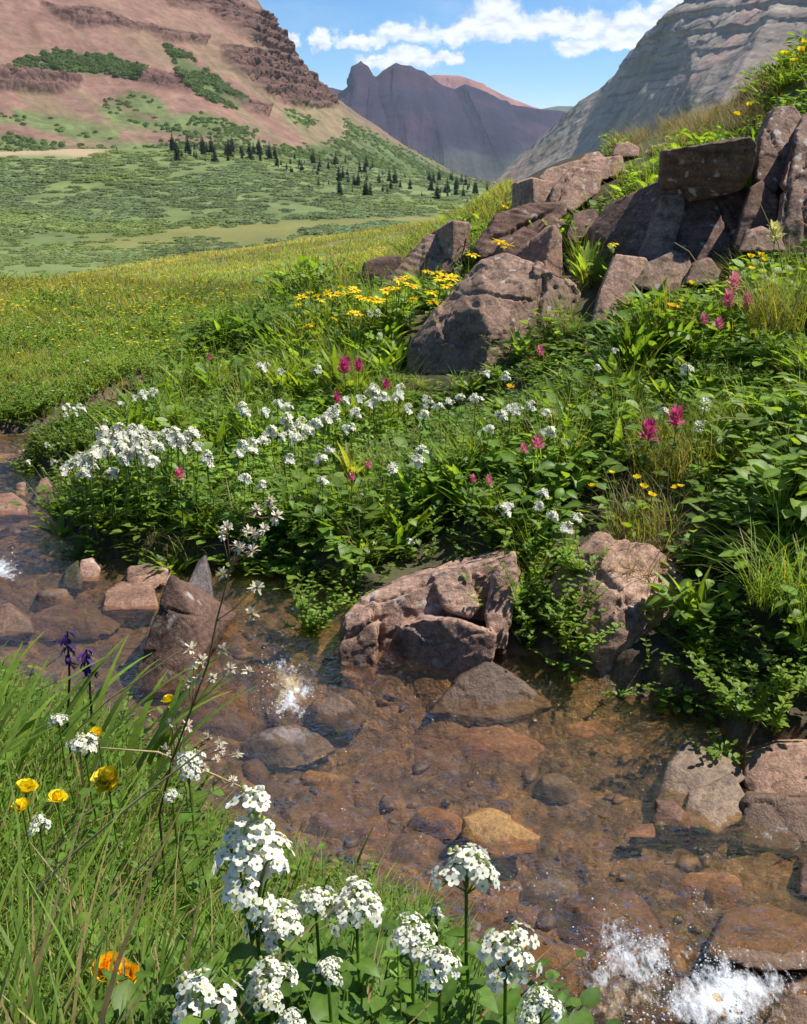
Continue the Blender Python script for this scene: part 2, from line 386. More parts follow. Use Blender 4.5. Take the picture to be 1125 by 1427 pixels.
v2 = t.n('ShaderNodeTexVoronoi'); v2.inputs['Scale'].default_value = 62; t.l(wq.outputs[0], v2.inputs['Vector'])
sv = t.n('ShaderNodeSeparateColor'); t.l(v1.outputs['Color'], sv.inputs[0]); sv2 = t.n('ShaderNodeSeparateColor'); t.l(v2.outputs['Color'], sv2.inputs[0])
na = t.noise(geo.outputs['Position'], 24, 6, .7); nb_ = t.noise(geo.outputs['Position'], 110, 4, .7); nc = t.noise(geo.outputs['Position'], 3.5, 4, .6)
col = t.mixc(1, vc.outputs[0], t.ramp(sv.outputs[0], [(0, .62), (1, 1.35)]), 'MULTIPLY')
col = t.mixc(1, col, t.ramp(sv2.outputs[1], [(0, .75), (1, 1.25)]), 'MULTIPLY')
col = t.mixc(1, col, t.ramp(na, [(.3, .55), (.7, 1.45)]), 'MULTIPLY'); col = t.mixc(1, col, t.ramp(nb_, [(.3, .65), (.7, 1.35)]), 'MULTIPLY')
col = t.mixc(t.ramp(nc, [(.52, 0), (.68, .65)]), col, (.21, .115, .035))
bs = t.n('ShaderNodeBsdfPrincipled', i_Roughness=.6); t.l(col, bs.inputs['Base Color'])
hb = t.math('ADD', t.math('ADD', t.math('MULTIPLY', na, 1.2), t.math('MULTIPLY', v1.outputs['Distance'], -.5)), t.math('ADD', t.math('MULTIPLY', nb_, .4), t.math('MULTIPLY', v2.outputs['Distance'], -.3)))
bp = t.n('ShaderNodeBump', i_Strength=.9, i_Distance=.016); t.l(hb, bp.inputs['Height']); t.l(bp.outputs[0], bs.inputs['Normal'])
o_ = t.n('ShaderNodeOutputMaterial'); t.l(bs.outputs[0], o_.inputs[0])
gf = grid_faces(nr, naz)[:, ::-1]
ground = tag(link('ground', mesh_np('ground', GV, [gf], [gm, bm_], np.clip(g, .005, .9), matidx=ins[:, 0][gf].all(1).astype(np.int32))), 'sloping alpine ground with stream bed, meadow and valley floor', 'ground', kind='structure')

# ------------------------------------------------------------------ stream water
wx, wy = np.meshgrid(np.arange(-3.6, 1.5, .0125), np.arange(.75, 6.2, .0125), indexing='ij')
ww = wz(wy)
flow = np.stack([.75 * wx - .66 * wy, .66 * wx + .75 * wy, 0 * wx], -1)      # along / across the current
turb = np.clip(ss(1.75, 1.35, wy) + ss(.35, .05, np.abs(wy - 2.38)) * ss(-.75, -.2, wx) * ss(.3, -.05, wx) + .35 * ss(.5, .1, np.abs(wy - 1.9)), 0, 1)
rip = 2.3 * (.0030 * fbm(flow * np.array([16, 34, 1]), 3, 61) + .0016 * fbm(flow * np.array([45, 80, 1]), 2, 62) + .004 * fbm(flow * np.array([5, 9, 1]), 2, 63))
wzv = ww + rip * (.7 + 1.3 * turb) + turb * .012 * ridged(flow * np.array([10, 14, 1]), 3, 66)
WV = np.stack([wx, wy, wzv], -1).reshape(-1, 3)
wf = grid_faces(*wx.shape)[:, ::-1]
wd = sdpoly(wx.ravel(), wy.ravel(), EDGE)
keep = (wd < .12)[wf].any(1)
wf = wf[keep]; used = np.unique(wf); rm = np.full(len(WV), -1); rm[used] = np.arange(len(used))
wm, t = newmat('stream_water')
geo = t.n('ShaderNodeNewGeometry')
mp = t.n('ShaderNodeMapping'); mp.inputs['Rotation'].default_value = (0, 0, R(42)); mp.inputs['Scale'].default_value = (1, 2.1, 1); t.l(geo.outputs['Position'], mp.inputs[0])
h1 = t.noise(mp.outputs[0], 26, 4, .6, .5); h2 = t.noise(mp.outputs[0], 90, 2, .5)
hh = t.math('ADD', h1, t.math('MULTIPLY', h2, .35))
bp = t.n('ShaderNodeBump', i_Strength=.9, i_Distance=.016); t.l(hh, bp.inputs['Height'])
fr = t.n('ShaderNodeFresnel', i_IOR=1.33); t.l(bp.outputs[0], fr.inputs['Normal'])
tr = t.n('ShaderNodeBsdfTransparent'); tr.inputs[0].default_value = (.92, .79, .59, 1)
gl = t.n('ShaderNodeBsdfGlossy', i_Roughness=.07); gl.inputs[0].default_value = (1, .88, .77, 1); t.l(bp.outputs[0], gl.inputs['Normal'])
mx = t.n('ShaderNodeMixShader'); t.l(t.math('MULTIPLY', fr.outputs[0], .47, clamp=True), mx.inputs[0]); t.l(tr.outputs[0], mx.inputs[1]); t.l(gl.outputs[0], mx.inputs[2])
o_ = t.n('ShaderNodeOutputMaterial'); t.l(mx.outputs[0], o_.inputs[0])
water = tag(link('stream_water', mesh_np('stream_water', WV[used], [rm[wf]], [wm])), 'clear shallow stream water running over brown stones', 'water', kind='structure')

# ------------------------------------------------------------------ mountains: surfaces lofted from foot to ridge at their real distance
def crspline(pts, n):
    pts = np.asarray(pts, float); m = len(pts); tt = np.linspace(0, m - 1 - 1e-6, n); i = tt.astype(int); f = (tt - i)[:, None]
    p0 = pts[np.maximum(i - 1, 0)]; p1 = pts[i]; p2 = pts[i + 1]; p3 = pts[np.minimum(i + 2, m - 1)]
    return .5 * (2 * p1 + (p2 - p0) * f + (2 * p0 - 5 * p1 + 4 * p2 - p3) * f * f + (3 * p1 - p0 - 3 * p2 + p3) * f ** 3)
def lin(pts, n):
    pts = np.asarray(pts, float); m = len(pts); tt = np.linspace(0, m - 1, n)
    return np.stack([np.interp(tt, np.arange(m), pts[:, k]) for k in range(pts.shape[1])], -1)
def loft(base, ridge, nu, nv, conc=1.15, crisp=True, back=6):
    """foot line and ridge line as (pixel x, pixel y, depth), the same number of points"""
    A = crspline(P(*np.array(base, float).T), nu); B = (lin if crisp else crspline)(P(*np.array(ridge, float).T), nu)
    t_ = np.linspace(0, 1, nv)[None, :, None]
    S = A[:, None] * (1 - t_) + B[:, None] * t_
    S[..., 2] = A[:, None, 2] * (1 - t_[..., 0]) + B[:, None, 2] * t_[..., 0] ** conc + A[:, None, 2] * 0
    S[..., 2] = A[:, 2][:, None] + (B[:, 2] - A[:, 2])[:, None] * t_[..., 0] ** conc
    # far side, falling away behind the ridge
    out = (B - A); out[:, 2] = 0; out /= np.linalg.norm(out, axis=1)[:, None] + 1e-9
    H = (B[:, 2] - A[:, 2])[:, None]
    ks = np.linspace(0, 1, back + 1)[1:]
    Bk = np.stack([B + out * (H * k * 1.1) - np.array([0, 0, 1]) * H * k * 1.05 for k in ks], 1)
    return S, Bk
def finish(name, S, Bk, disp, colfn, mat, label):
    nu, nv = S.shape[:2]
    du = np.gradient(S, axis=0); dv = np.gradient(S, axis=1); N = np.cross(du, dv); N /= np.linalg.norm(N, axis=-1)[..., None] + 1e-9
    if N[..., 2].mean() < 0: N = -N
    D, aux = disp(S, N)
    S2 = S + D
    du = np.gradient(S2, axis=0); dv = np.gradient(S2, axis=1); N2 = np.cross(du, dv); N2 /= np.linalg.norm(N2, axis=-1)[..., None] + 1e-9
    if N2[..., 2].mean() < 0: N2 = -N2
    px, py = project(S)
    col = colfn(S, N2, px, py, aux)
    Bk = Bk + D[:, -1:, :] * np.linspace(1, 0, Bk.shape[1])[None, :, None]
    A_ = np.concatenate([S2, Bk], 1); cc = np.concatenate([col, np.repeat(col[:, -1:], Bk.shape[1], 1)], 1)
    return tag(link(name, mesh_np(name, A_.reshape(-1, 3), [grid_faces(nu, A_.shape[1])], [mat], np.clip(cc.reshape(-1, 3), .004, .9))), label, 'mountain', kind='structure')
def mountmat(name, sc, bump, lo=.72, hi=1.28):
    m, t = newmat(name)
    vc = t.n('ShaderNodeVertexColor', layer_name='Col'); geo = t.n('ShaderNodeNewGeometry')
    mp = t.n('ShaderNodeMapping'); mp.inputs['Scale'].default_value = (1, 1, 2.2); t.l(geo.outputs['Position'], mp.inputs[0])
    a = t.noise(mp.outputs[0], sc, 8, .72); b = t.noise(geo.outputs['Position'], sc * 6, 4, .7)
    c = t.mixc(1, t.mixc(1, vc.outputs[0], t.ramp(a, [(.3, lo), (.7, hi)]), 'MULTIPLY'), t.ramp(b, [(.3, .8), (.7, 1.2)]), 'MULTIPLY')
    bs = t.n('ShaderNodeBsdfPrincipled', i_Roughness=.95); bs.inputs['Specular IOR Level'].default_value = .1; t.l(c, bs.inputs['Base Color'])
    bp = t.n('ShaderNodeBump', i_Strength=.8, i_Distance=bump); t.l(t.math('ADD', a, t.math('MULTIPLY', b, .4)), bp.inputs['Height']); t.l(bp.outputs[0], bs.inputs['Normal'])
    o_ = t.n('ShaderNodeOutputMaterial'); t.l(bs.outputs[0], o_.inputs[0]); return m
def soft(px, py, poly, f, warp=0):
    return ss(f, -f, sdpoly(px + warp, py + warp, poly))[..., None]

# ---- red mountain
RED_B = [(-1100, 330, 430), (-600, 290, 470), (-200, 245, 540), (0, 226, 590), (100, 222, 610), (200, 221, 620), (300, 222, 640), (400, 226, 690), (480, 238, 760), (560, 258, 850), (640, 274, 980), (722, 282, 1150)]
RED_R = [(-1300, -560, 1300), (-800, -420, 1250), (-300, -300, 1200), (0, -230, 1180), (150, -150, 1170), (270, -70, 1170), (350, -8, 1180), (402, 72, 1220), (466, 134, 1300), (540, 188, 1400), (630, 240, 1520), (722, 268, 1650)]
S, Bk = loft(RED_B, RED_R, 900, 460, 1.12)
CL_RED = [[(-40, 98), (10, 92), (60, 100), (115, 108), (112, 122), (60, 124), (0, 122), (-40, 122)],
          [(60, 8), (85, 16), (140, 20), (195, 40), (190, 48), (150, 40), (110, 40), (80, 24)],
          [(185, 95), (250, 110), (262, 130), (220, 128), (190, 112)],
          [(310, 66), (345, 70), (400, 78), (430, 110), (468, 148), (430, 150), (395, 138), (365, 125), (330, 98), (312, 82)],
          [(215, -30), (290, -20), (330, 10), (385, 30), (412, 90), (395, 76), (350, 60), (320, 34), (280, 14), (240, 10)],
          [(190, 35), (240, 45), (292, 52), (285, 60), (230, 56)], [(330, 138), (378, 145), (372, 158), (345, 152)]]
def d_red(S, N):
    px, py = project(S)
    nb = fbm(S * .02, 4, 101)
    cl = np.zeros(px.shape)
    for q in CL_RED: cl = np.maximum(cl, ss(5, -4, sdpoly(px + 5 * nb, py + 5 * nb, q)))
    big = 9 * fbm(S * .008, 4, 102) * ss(0, .12, np.linspace(0, 1, S.shape[1])[None]) * ss(1, .9, np.linspace(0, 1, S.shape[1])[None])
    gul = 4.0 * ridged(np.stack([S[..., 0] * .02 + S[..., 1] * .012, S[..., 2] * .004, 0 * S[..., 0]], -1), 3, 103)
    f1, f2, idv = voronoi(np.stack([S[..., 0] * .20, S[..., 1] * .15, S[..., 2] * .06], -1), 104)
    col = idv * 4.0 - 3.5 * ss(.22, 0, f2 - f1)
    ter = 4 * np.abs(((S[..., 2] + 4 * nb) / 11) % 1 - .5)
    rough = 1.2 * fbm(S * .08, 4, 105)
    d = big + gul * (1 - cl) + cl * (col + 3.2 * ter + 5) + rough
    hor = N.copy(); hor[..., 2] *= .4
    return hor * d[..., None], dict(cl=cl, nb=nb)
GR_RED = [[(20, 85), (50, 78), (100, 70), (150, 82), (197, 95), (190, 108), (150, 100), (100, 98), (60, 96), (24, 96)],
          [(232, 66), (260, 78), (300, 110), (338, 138), (330, 148), (300, 140), (280, 130), (262, 118), (245, 92)],
          [(130, 150), (190, 128), (225, 145), (238, 165), (290, 160), (360, 185), (330, 205), (240, 185), (160, 175)],
          [(-60, 140), (40, 150), (120, 168), (170, 180), (165, 196), (100, 190), (30, 170), (-60, 170)],
          [(400, 150), (440, 170), (430, 178), (400, 165)], [(480, 165), (560, 205), (640, 245), (720, 265), (722, 290), (500, 290), (380, 215), (430, 200), (480, 195)],
          [(-400, 196), (0, 186), (120, 205), (250, 196), (400, 205), (560, 260), (-400, 330)]]
def c_red(S, N, px, py, aux):
    nb = aux['nb']; cl = aux['cl'][..., None]
    n5 = fbm(S * .05, 5, 107); wv_ = 7 * n5 + 5 * nb
    scree = c3(.205, .118, .090)[None] * np.ones(px.shape + (1,))
    tan = c3(.185, .140, .083)[None]
    streak = fbm(np.stack([(S[..., 0] * .03 + S[..., 1] * .03), S[..., 2] * .008, 0 * px], -1), 4, 108)
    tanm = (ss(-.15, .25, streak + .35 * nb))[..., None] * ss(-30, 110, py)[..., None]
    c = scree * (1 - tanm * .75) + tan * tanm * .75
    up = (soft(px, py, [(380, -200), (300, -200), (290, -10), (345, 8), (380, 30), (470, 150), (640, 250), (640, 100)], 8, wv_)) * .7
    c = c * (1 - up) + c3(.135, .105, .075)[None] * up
    rgt = soft(px, py, [(400, 140), (470, 150), (560, 205), (640, 250), (500, 260), (420, 190)], 8, wv_) * .6
    c = c * (1 - rgt) + c3(.19, .16, .085)[None] * rgt
    st = (.5 + .5 * np.sin((S[..., 2] + 5 * nb + 2 * n5) * .9))[..., None]
    rock = c3(.115, .066, .054)[None] * (.75 + .5 * st)
    c = c * (1 - cl) + rock * cl
    for k, q in enumerate(GR_RED):
        m = soft(px, py, q, 7, wv_) * (ss(-.5, .05, n5 + (0.25 if k != 3 else .1)))[..., None]
        gcol = (c3(.085, .112, .042) if k in (0, 1, 5) else c3(.115, .14, .055))[None] * (1 + .5 * n5[..., None])
        c = c * (1 - m) + gcol * m
    return c * (1 + .22 * fbm(S * .15, 3, 109)[..., None])
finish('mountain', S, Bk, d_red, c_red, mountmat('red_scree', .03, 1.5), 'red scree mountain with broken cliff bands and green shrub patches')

# ---- grey mountain
GRY_B = [(676, 282, 2000), (735, 292, 1750), (795, 296, 1550), (855, 296, 1400), (915, 296, 1250), (975, 296, 1120), (1060, 296, 1020), (1200, 300, 920), (1450, 310, 850), (1900, 330, 800)]
GRY_R = [(682, 258, 2300), (737, 208, 2200), (797, 152, 2080), (858, 102, 1960), (902, 48, 1860), (952, 2, 1760), (1060, -80, 1700), (1220, -190, 1660), (1500, -330, 1640), (1900, -420, 1640)]
S, Bk = loft(GRY_B, GRY_R, 760, 460, 1.05)
def d_gry(S, N):
    nb = fbm(S * .012, 5, 201)
    tz = (S[..., 2] + 6 * nb + .12 * S[..., 0]) / 30
    hi = ss(60, 260, S[..., 2] + 60 * nb)
    step = ss(.55, .75, tz % 1) - (tz % 1)
    f1, f2, idv = voronoi(np.stack([S[..., 0] * .03, S[..., 1] * .03, S[..., 2] * .045], -1), 204)
    gul = 9 * ridged(np.stack([S[..., 0] * .009 - S[..., 1] * .006, S[..., 2] * .003, 0 * nb], -1), 3, 203)
    d = 14 * fbm(S * .006, 4, 202) + gul + hi * (14 * step + 8 * idv) + 2.5 * fbm(S * .05, 4, 205)
    hor = N.copy(); hor[..., 2] *= .4
    return hor * d[..., None], dict(nb=nb, tz=tz, hi=hi, step=step)
def c_gry(S, N, px, py, aux):
    nb, tz, hi = aux['nb'], aux['tz'], aux['hi'][..., None]
    n5 = fbm(S * .03, 5, 207)
    c = c3(.315, .268, .215)[None] * (1 + .30 * n5[..., None]) * (1 + .22 * fbm(np.stack([S[..., 0] * .02 - S[..., 1] * .015, S[..., 2] * .006, 0 * nb], -1), 4, 221)[..., None]) + c3(.0, .012, -.01)[None] * nb[..., None]
    rock = c3(.155, .122, .10)[None] * (1 + .35 * np.sin((S[..., 2] + 8 * nb) * .55)[..., None] * .6)
    m = hi * ss(-.1, .25, aux['step'] + .2 * n5)[..., None]
    c = c * (1 - m) + rock * m
    zz = S[..., 2] + 5 * nb + 3 * n5 + .12 * S[..., 0]
    lines = np.maximum(ss(.30, .12, (zz / 13) % 1) * ss(-.1, .3, fbm(S * .02 + 7, 3, 222)), ss(.25, .1, (zz / 29) % 1) * ss(-.25, .1, fbm(S * .012 + 3, 3, 223))) * ss(215, 120, py + 25 * n5)
    c = c * (1 - .62 * lines[..., None]) + c3(.13, .10, .088)[None] * .62 * lines[..., None]
    red = soft(px, py, [(1125, -10), (1040, 0), (1000, 60), (955, 110), (960, 118), (1010, 75), (1060, 20)], 8, 5 * n5) * .7
    c = c * (1 - red) + c3(.36, .235, .19)[None] * red
    pur = soft(px, py, [(1000, 160), (1060, 60), (1200, 0), (1300, 200), (1000, 230)], 25, 8 * n5) * .55
    c = c * (1 - pur) + c3(.33, .245, .21)[None] * pur
    for q, s_ in (([(985, 118), (960, 150), (910, 175), (915, 180), (965, 160)], .8), ([(955, 140), (975, 145), (950, 168), (930, 172)], .6), ([(860, 95), (900, 80), (960, 100), (900, 112)], .3)):
        g_ = soft(px, py, q, 6, 6 * n5) * s_
        c = c * (1 - g_) + c3(.10, .125, .06)[None] * g_
    foot = soft(px, py, [(680, 260), (745, 205), (790, 185), (770, 215), (720, 262)], 8, 5 * n5) * .5
    return (c * (1 - foot) + c3(.27, .17, .115)[None] * foot) * (1 + .15 * fbm(S * .1, 3, 209)[..., None])
finish('mountain', S, Bk, d_gry, c_gry, mountmat('grey_scree', .02, 2.0), 'grey banded scree mountain rising steeply to broken ledges')

# ---- purple peak closing the valley, and the red ridge and blue hill behind it
PK_B = [(330, 262, 3300), (420, 272, 3300), (480, 276, 3250), (530, 276, 3200), (560, 276, 3200), (600, 276, 3200), (650, 276, 3150), (700, 276, 3200), (760, 272, 3300), (850, 262, 3500)]
PK_R = [(300, 150, 4300), (440, 122, 4300), (462, 122, 4250), (482, 127, 4200), (492, 111, 4150), (499, 98, 4150), (503, 85, 4150), (507, 95, 4150), (514, 104, 4150), (520, 104, 4150), (526, 109, 4150), (533, 103, 4150), (540, 94, 4150), (545, 92, 4150), (552, 88, 4150), (560, 91, 4150), (572, 92, 4150), (580, 97, 4150), (590, 99, 4150), (600, 106, 4150), (618, 119, 4150), (634, 124, 4150), (648, 117, 4150), (668, 124, 4180), (700, 142, 4250), (735, 151, 4300), (776, 154, 4400), (900, 170, 4600)]
PK_B2 = [tuple(q) for q in lin(PK_B, len(PK_R))]
S, Bk = loft(PK_B2, PK_R, 560, 300, 1.0)
def d_pk(S, N):
    nb = fbm(S * .004, 5, 301)
    gul = 85 * ridged(np.stack([S[..., 0] * .0048, S[..., 2] * .0014, S[..., 1] * .0008], -1), 5, 303)
    tt = np.linspace(0, 1, S.shape[1])[None]
    d = (40 * fbm(S * .0025, 3, 302) + gul) * ss(1.0, .93, tt) + 10 * fbm(S * .012, 4, 305)
    hor = N.copy(); hor[..., 2] *= .2
    return hor * d[..., None], dict(nb=nb)
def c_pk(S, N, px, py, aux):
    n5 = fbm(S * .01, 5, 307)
    c = c3(.022, .017, .036)[None] * (1 + .3 * n5[..., None]) + c3(.022, .006, .004)[None] * ss(0, .5, aux['nb'])[..., None]  # purplish rock, darkened so the albedo carries the cloud shadow over the peak
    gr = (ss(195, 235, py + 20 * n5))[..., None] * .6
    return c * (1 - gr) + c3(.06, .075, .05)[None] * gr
finish('mountain', S, Bk, d_pk, c_pk, mountmat('purple_rock_cloud_shadow', .008, 5.0), 'purple rock peak with painted cloud shadow and a small spike closing the valley')
RR_B = [(560, 200, 4900), (600, 200, 4900), (640, 200, 4900), (680, 200, 4900), (720, 200, 5000), (760, 200, 5100), (800, 200, 5200)]
RR_R = [(560, 112, 5600), (606, 104, 5600), (640, 105, 5600), (662, 113, 5600), (705, 134, 5700), (742, 148, 5800), (800, 165, 5900)]
S, Bk = loft(RR_B, RR_R, 200, 120, 1.0)
def c_rr(S, N, px, py, aux):
    return c3(.25, .115, .09)[None] * (1 + .3 * fbm(S * .008, 4, 317)[..., None])
finish('mountain', S, Bk, d_pk, c_rr, mountmat('red_rock', .008, 5.0), 'brick red ridge showing behind the purple peak')
BH_B = [(600, 200, 5400), (740, 200, 5400), (780, 200, 5400), (820, 200, 5400), (1000, 200, 5400)]
BH_R = [(600, 165, 5950), (740, 156, 5950), (778, 148, 5950), (800, 147, 5950), (1000, 165, 5950)]
S, Bk = loft(BH_B, BH_R, 100, 40, 1.0)
finish('mountain', S, Bk, lambda S, N: (N * (60 * fbm(S * .001, 3, 401))[..., None], {}), lambda S, N, px, py, aux: c3(.10, .12, .10)[None] * np.ones(px.shape + (1,)), mountmat('far_hill', .002, 10.0), 'far pale blue hill glimpsed low in the valley gap')
# ------------------------------------------------------------------ rocks
def rockmat(name, c1, c2, c3_, lichen=.5, wet=0.0, strata=0.0):
    m, t = newmat(name)
    oi = t.n('ShaderNodeObjectInfo'); geo = t.n('ShaderNodeNewGeometry'); tc = t.n('ShaderNodeTexCoord')
    off = t.n('ShaderNodeVectorMath', operation='ADD'); t.l(geo.outputs['Position'], off.inputs[0])
    rv = t.n('ShaderNodeCombineXYZ'); t.l(t.math('MULTIPLY', oi.outputs['Random'], 7), rv.inputs[0]); t.l(t.math('MULTIPLY', oi.outputs['Random'], 3), rv.inputs[1]); t.l(rv.outputs[0], off.inputs[1])
    p = off.outputs[0]
    big = t.noise(p, 3.2, 5, .62, .4); mid = t.noise(p, 14, 6, .7); fine = t.noise(p, 75, 5, .75); grit = t.noise(p, 260, 3, .7)
    col = t.mixc(t.ramp(big, [(.42, 0), (.58, 1)]), c1, c2)
    col = t.mixc(t.ramp(mid, [(.50, 0), (.62, 1)]), col, c3_)
    rg = t.n('ShaderNodeTexNoise', noise_type='RIDGED_MULTIFRACTAL'); rg.inputs['Scale'].default_value = 9; rg.inputs['Detail'].default_value = 6; rg.inputs['Roughness'].default_value = .6; t.l(p, rg.inputs['Vector'])
    rg2 = t.n('ShaderNodeTexVoronoi', feature='DISTANCE_TO_EDGE'); rg2.inputs['Scale'].default_value = 11
    wq = t.n('ShaderNodeVectorMath', operation='ADD'); t.l(p, wq.inputs[0]); wn = t.n('ShaderNodeTexNoise'); wn.inputs['Scale'].default_value = 7; wn.inputs['Detail'].default_value = 6; t.l(p, wn.inputs['Vector'])
    ws = t.n('ShaderNodeVectorMath', operation='SCALE'); ws.inputs['Scale'].default_value = .22; t.l(wn.outputs['Color'], ws.inputs[0]); t.l(ws.outputs[0], wq.inputs[1]); t.l(wq.outputs[0], rg2.inputs['Vector'])
    crk = t.ramp(rg2.outputs[0], [(.0, 0), (.035, 1)])
    if strata:
        st = t.n('ShaderNodeMapping'); st.inputs['Scale'].default_value = (1.2, 1.2, 16); st.inputs['Rotation'].default_value = (R(12), R(-22), 0); t.l(p, st.inputs[0])
        sn = t.noise(st.outputs[0], 2.2, 4, .6)
        col = t.mixc(1, col, t.ramp(sn, [(.3, 1 - strata), (.7, 1 + strata)]), 'MULTIPLY')
    col = t.mixc(1, col, t.ramp(fine, [(.32, .55), (.68, 1.42)]), 'MULTIPLY')
    col = t.mixc(1, col, t.ramp(grit, [(.35, .75), (.65, 1.22)]), 'MULTIPLY')
    vo = t.n('ShaderNodeTexVoronoi'); vo.inputs['Scale'].default_value = 17; vo.inputs['Randomness'].default_value = 1
    pw = t.n('ShaderNodeVectorMath', operation='ADD'); t.l(p, pw.inputs[0])
    nsv = t.n('ShaderNodeTexNoise'); nsv.inputs['Scale'].default_value = 22; nsv.inputs['Detail'].default_value = 4; t.l(p, nsv.inputs['Vector'])
    sc_ = t.n('ShaderNodeVectorMath', operation='SCALE'); sc_.inputs['Scale'].default_value = .09; t.l(nsv.outputs['Color'], sc_.inputs[0]); t.l(sc_.outputs[0], pw.inputs[1]); t.l(pw.outputs[0], vo.inputs['Vector'])
    lm = t.math('MULTIPLY', t.ramp(vo.outputs['Distance'], [(.16, 1), (.30, 0)]), t.ramp(t.noise(p, 2.6, 3, .6), [(.47, 0), (.56, 1)]))
    lm = t.math('MULTIPLY', lm, lichen)
    col = t.mixc(lm, col, (.56, .52, .47))
    bs = t.n('ShaderNodeBsdfPrincipled'); t.l(col, bs.inputs['Base Color'])
    bs.inputs['Roughness'].default_value = .88 - .6 * wet; bs.inputs['Specular IOR Level'].default_value = .25 + .35 * wet
    hgt = t.math('ADD', t.math('ADD', t.math('MULTIPLY', mid, 1.0), t.math('MULTIPLY', crk, .07)), t.math('ADD', t.math('MULTIPLY', fine, .7), t.math('ADD', t.math('MULTIPLY', grit, .22), t.math('MULTIPLY', rg.outputs[0], .35))))
    bp = t.n('ShaderNodeBump', i_Strength=.8, i_Distance=.008); t.l(hgt, bp.inputs['Height']); t.l(bp.outputs[0], bs.inputs['Normal'])
    o_ = t.n('ShaderNodeOutputMaterial'); t.l(bs.outputs[0], o_.inputs[0]); return m
RM = dict(
    pink=rockmat('pink_sandstone', (.275, .168, .118), (.36, .228, .165), (.185, .112, .082), .5, 0, .14),
    maroon=rockmat('maroon_sandstone', (.205, .128, .090), (.285, .186, .134), (.125, .078, .057), .8, 0, .2),
    dark=rockmat('dark_sandstone', (.118, .070, .051), (.170, .101, .073), (.076, .046, .036), .45, 0, .3),
    orange=rockmat('orange_sandstone', (.23, .13, .09), (.29, .17, .12), (.165, .095, .065), .2),
    tan=rockmat('tan_stone', (.20, .14, .095), (.25, .175, .115), (.15, .10, .075), .1, .35),
    ochre=rockmat('ochre_wet_stone', (.23, .115, .03), (.29, .165, .05), (.12, .06, .025), 0, .55),
    wet=rockmat('wet_brown_stone', (.10, .062, .040), (.155, .090, .055), (.07, .045, .034), 0, .55),
    slate=rockmat('grey_wet_stone', (.13, .105, .095), (.19, .15, .135), (.09, .07, .065), .2, .5),
    pale=rockmat('pale_grey_stone', (.33, .30, .29), (.42, .38, .36), (.2, .18, .17), .3),
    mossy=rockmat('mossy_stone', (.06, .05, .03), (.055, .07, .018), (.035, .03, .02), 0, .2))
G_ST = 'loose stones standing in the stream'; G_OUT = 'blocks of the broken rock outcrop on the slope'; G_BED = 'flat stones under the running water'
def hull_bm(bm, pts):
    vs = [bm.verts.new(tuple(map(float, q))) for q in pts]
    r = bmesh.ops.convex_hull(bm, input=vs)
    dead = [g for g in r['geom_interior'] + r['geom_unused'] if isinstance(g, bmesh.types.BMVert)]
    if dead: bmesh.ops.delete(bm, geom=list(set(dead)), context='VERTS')
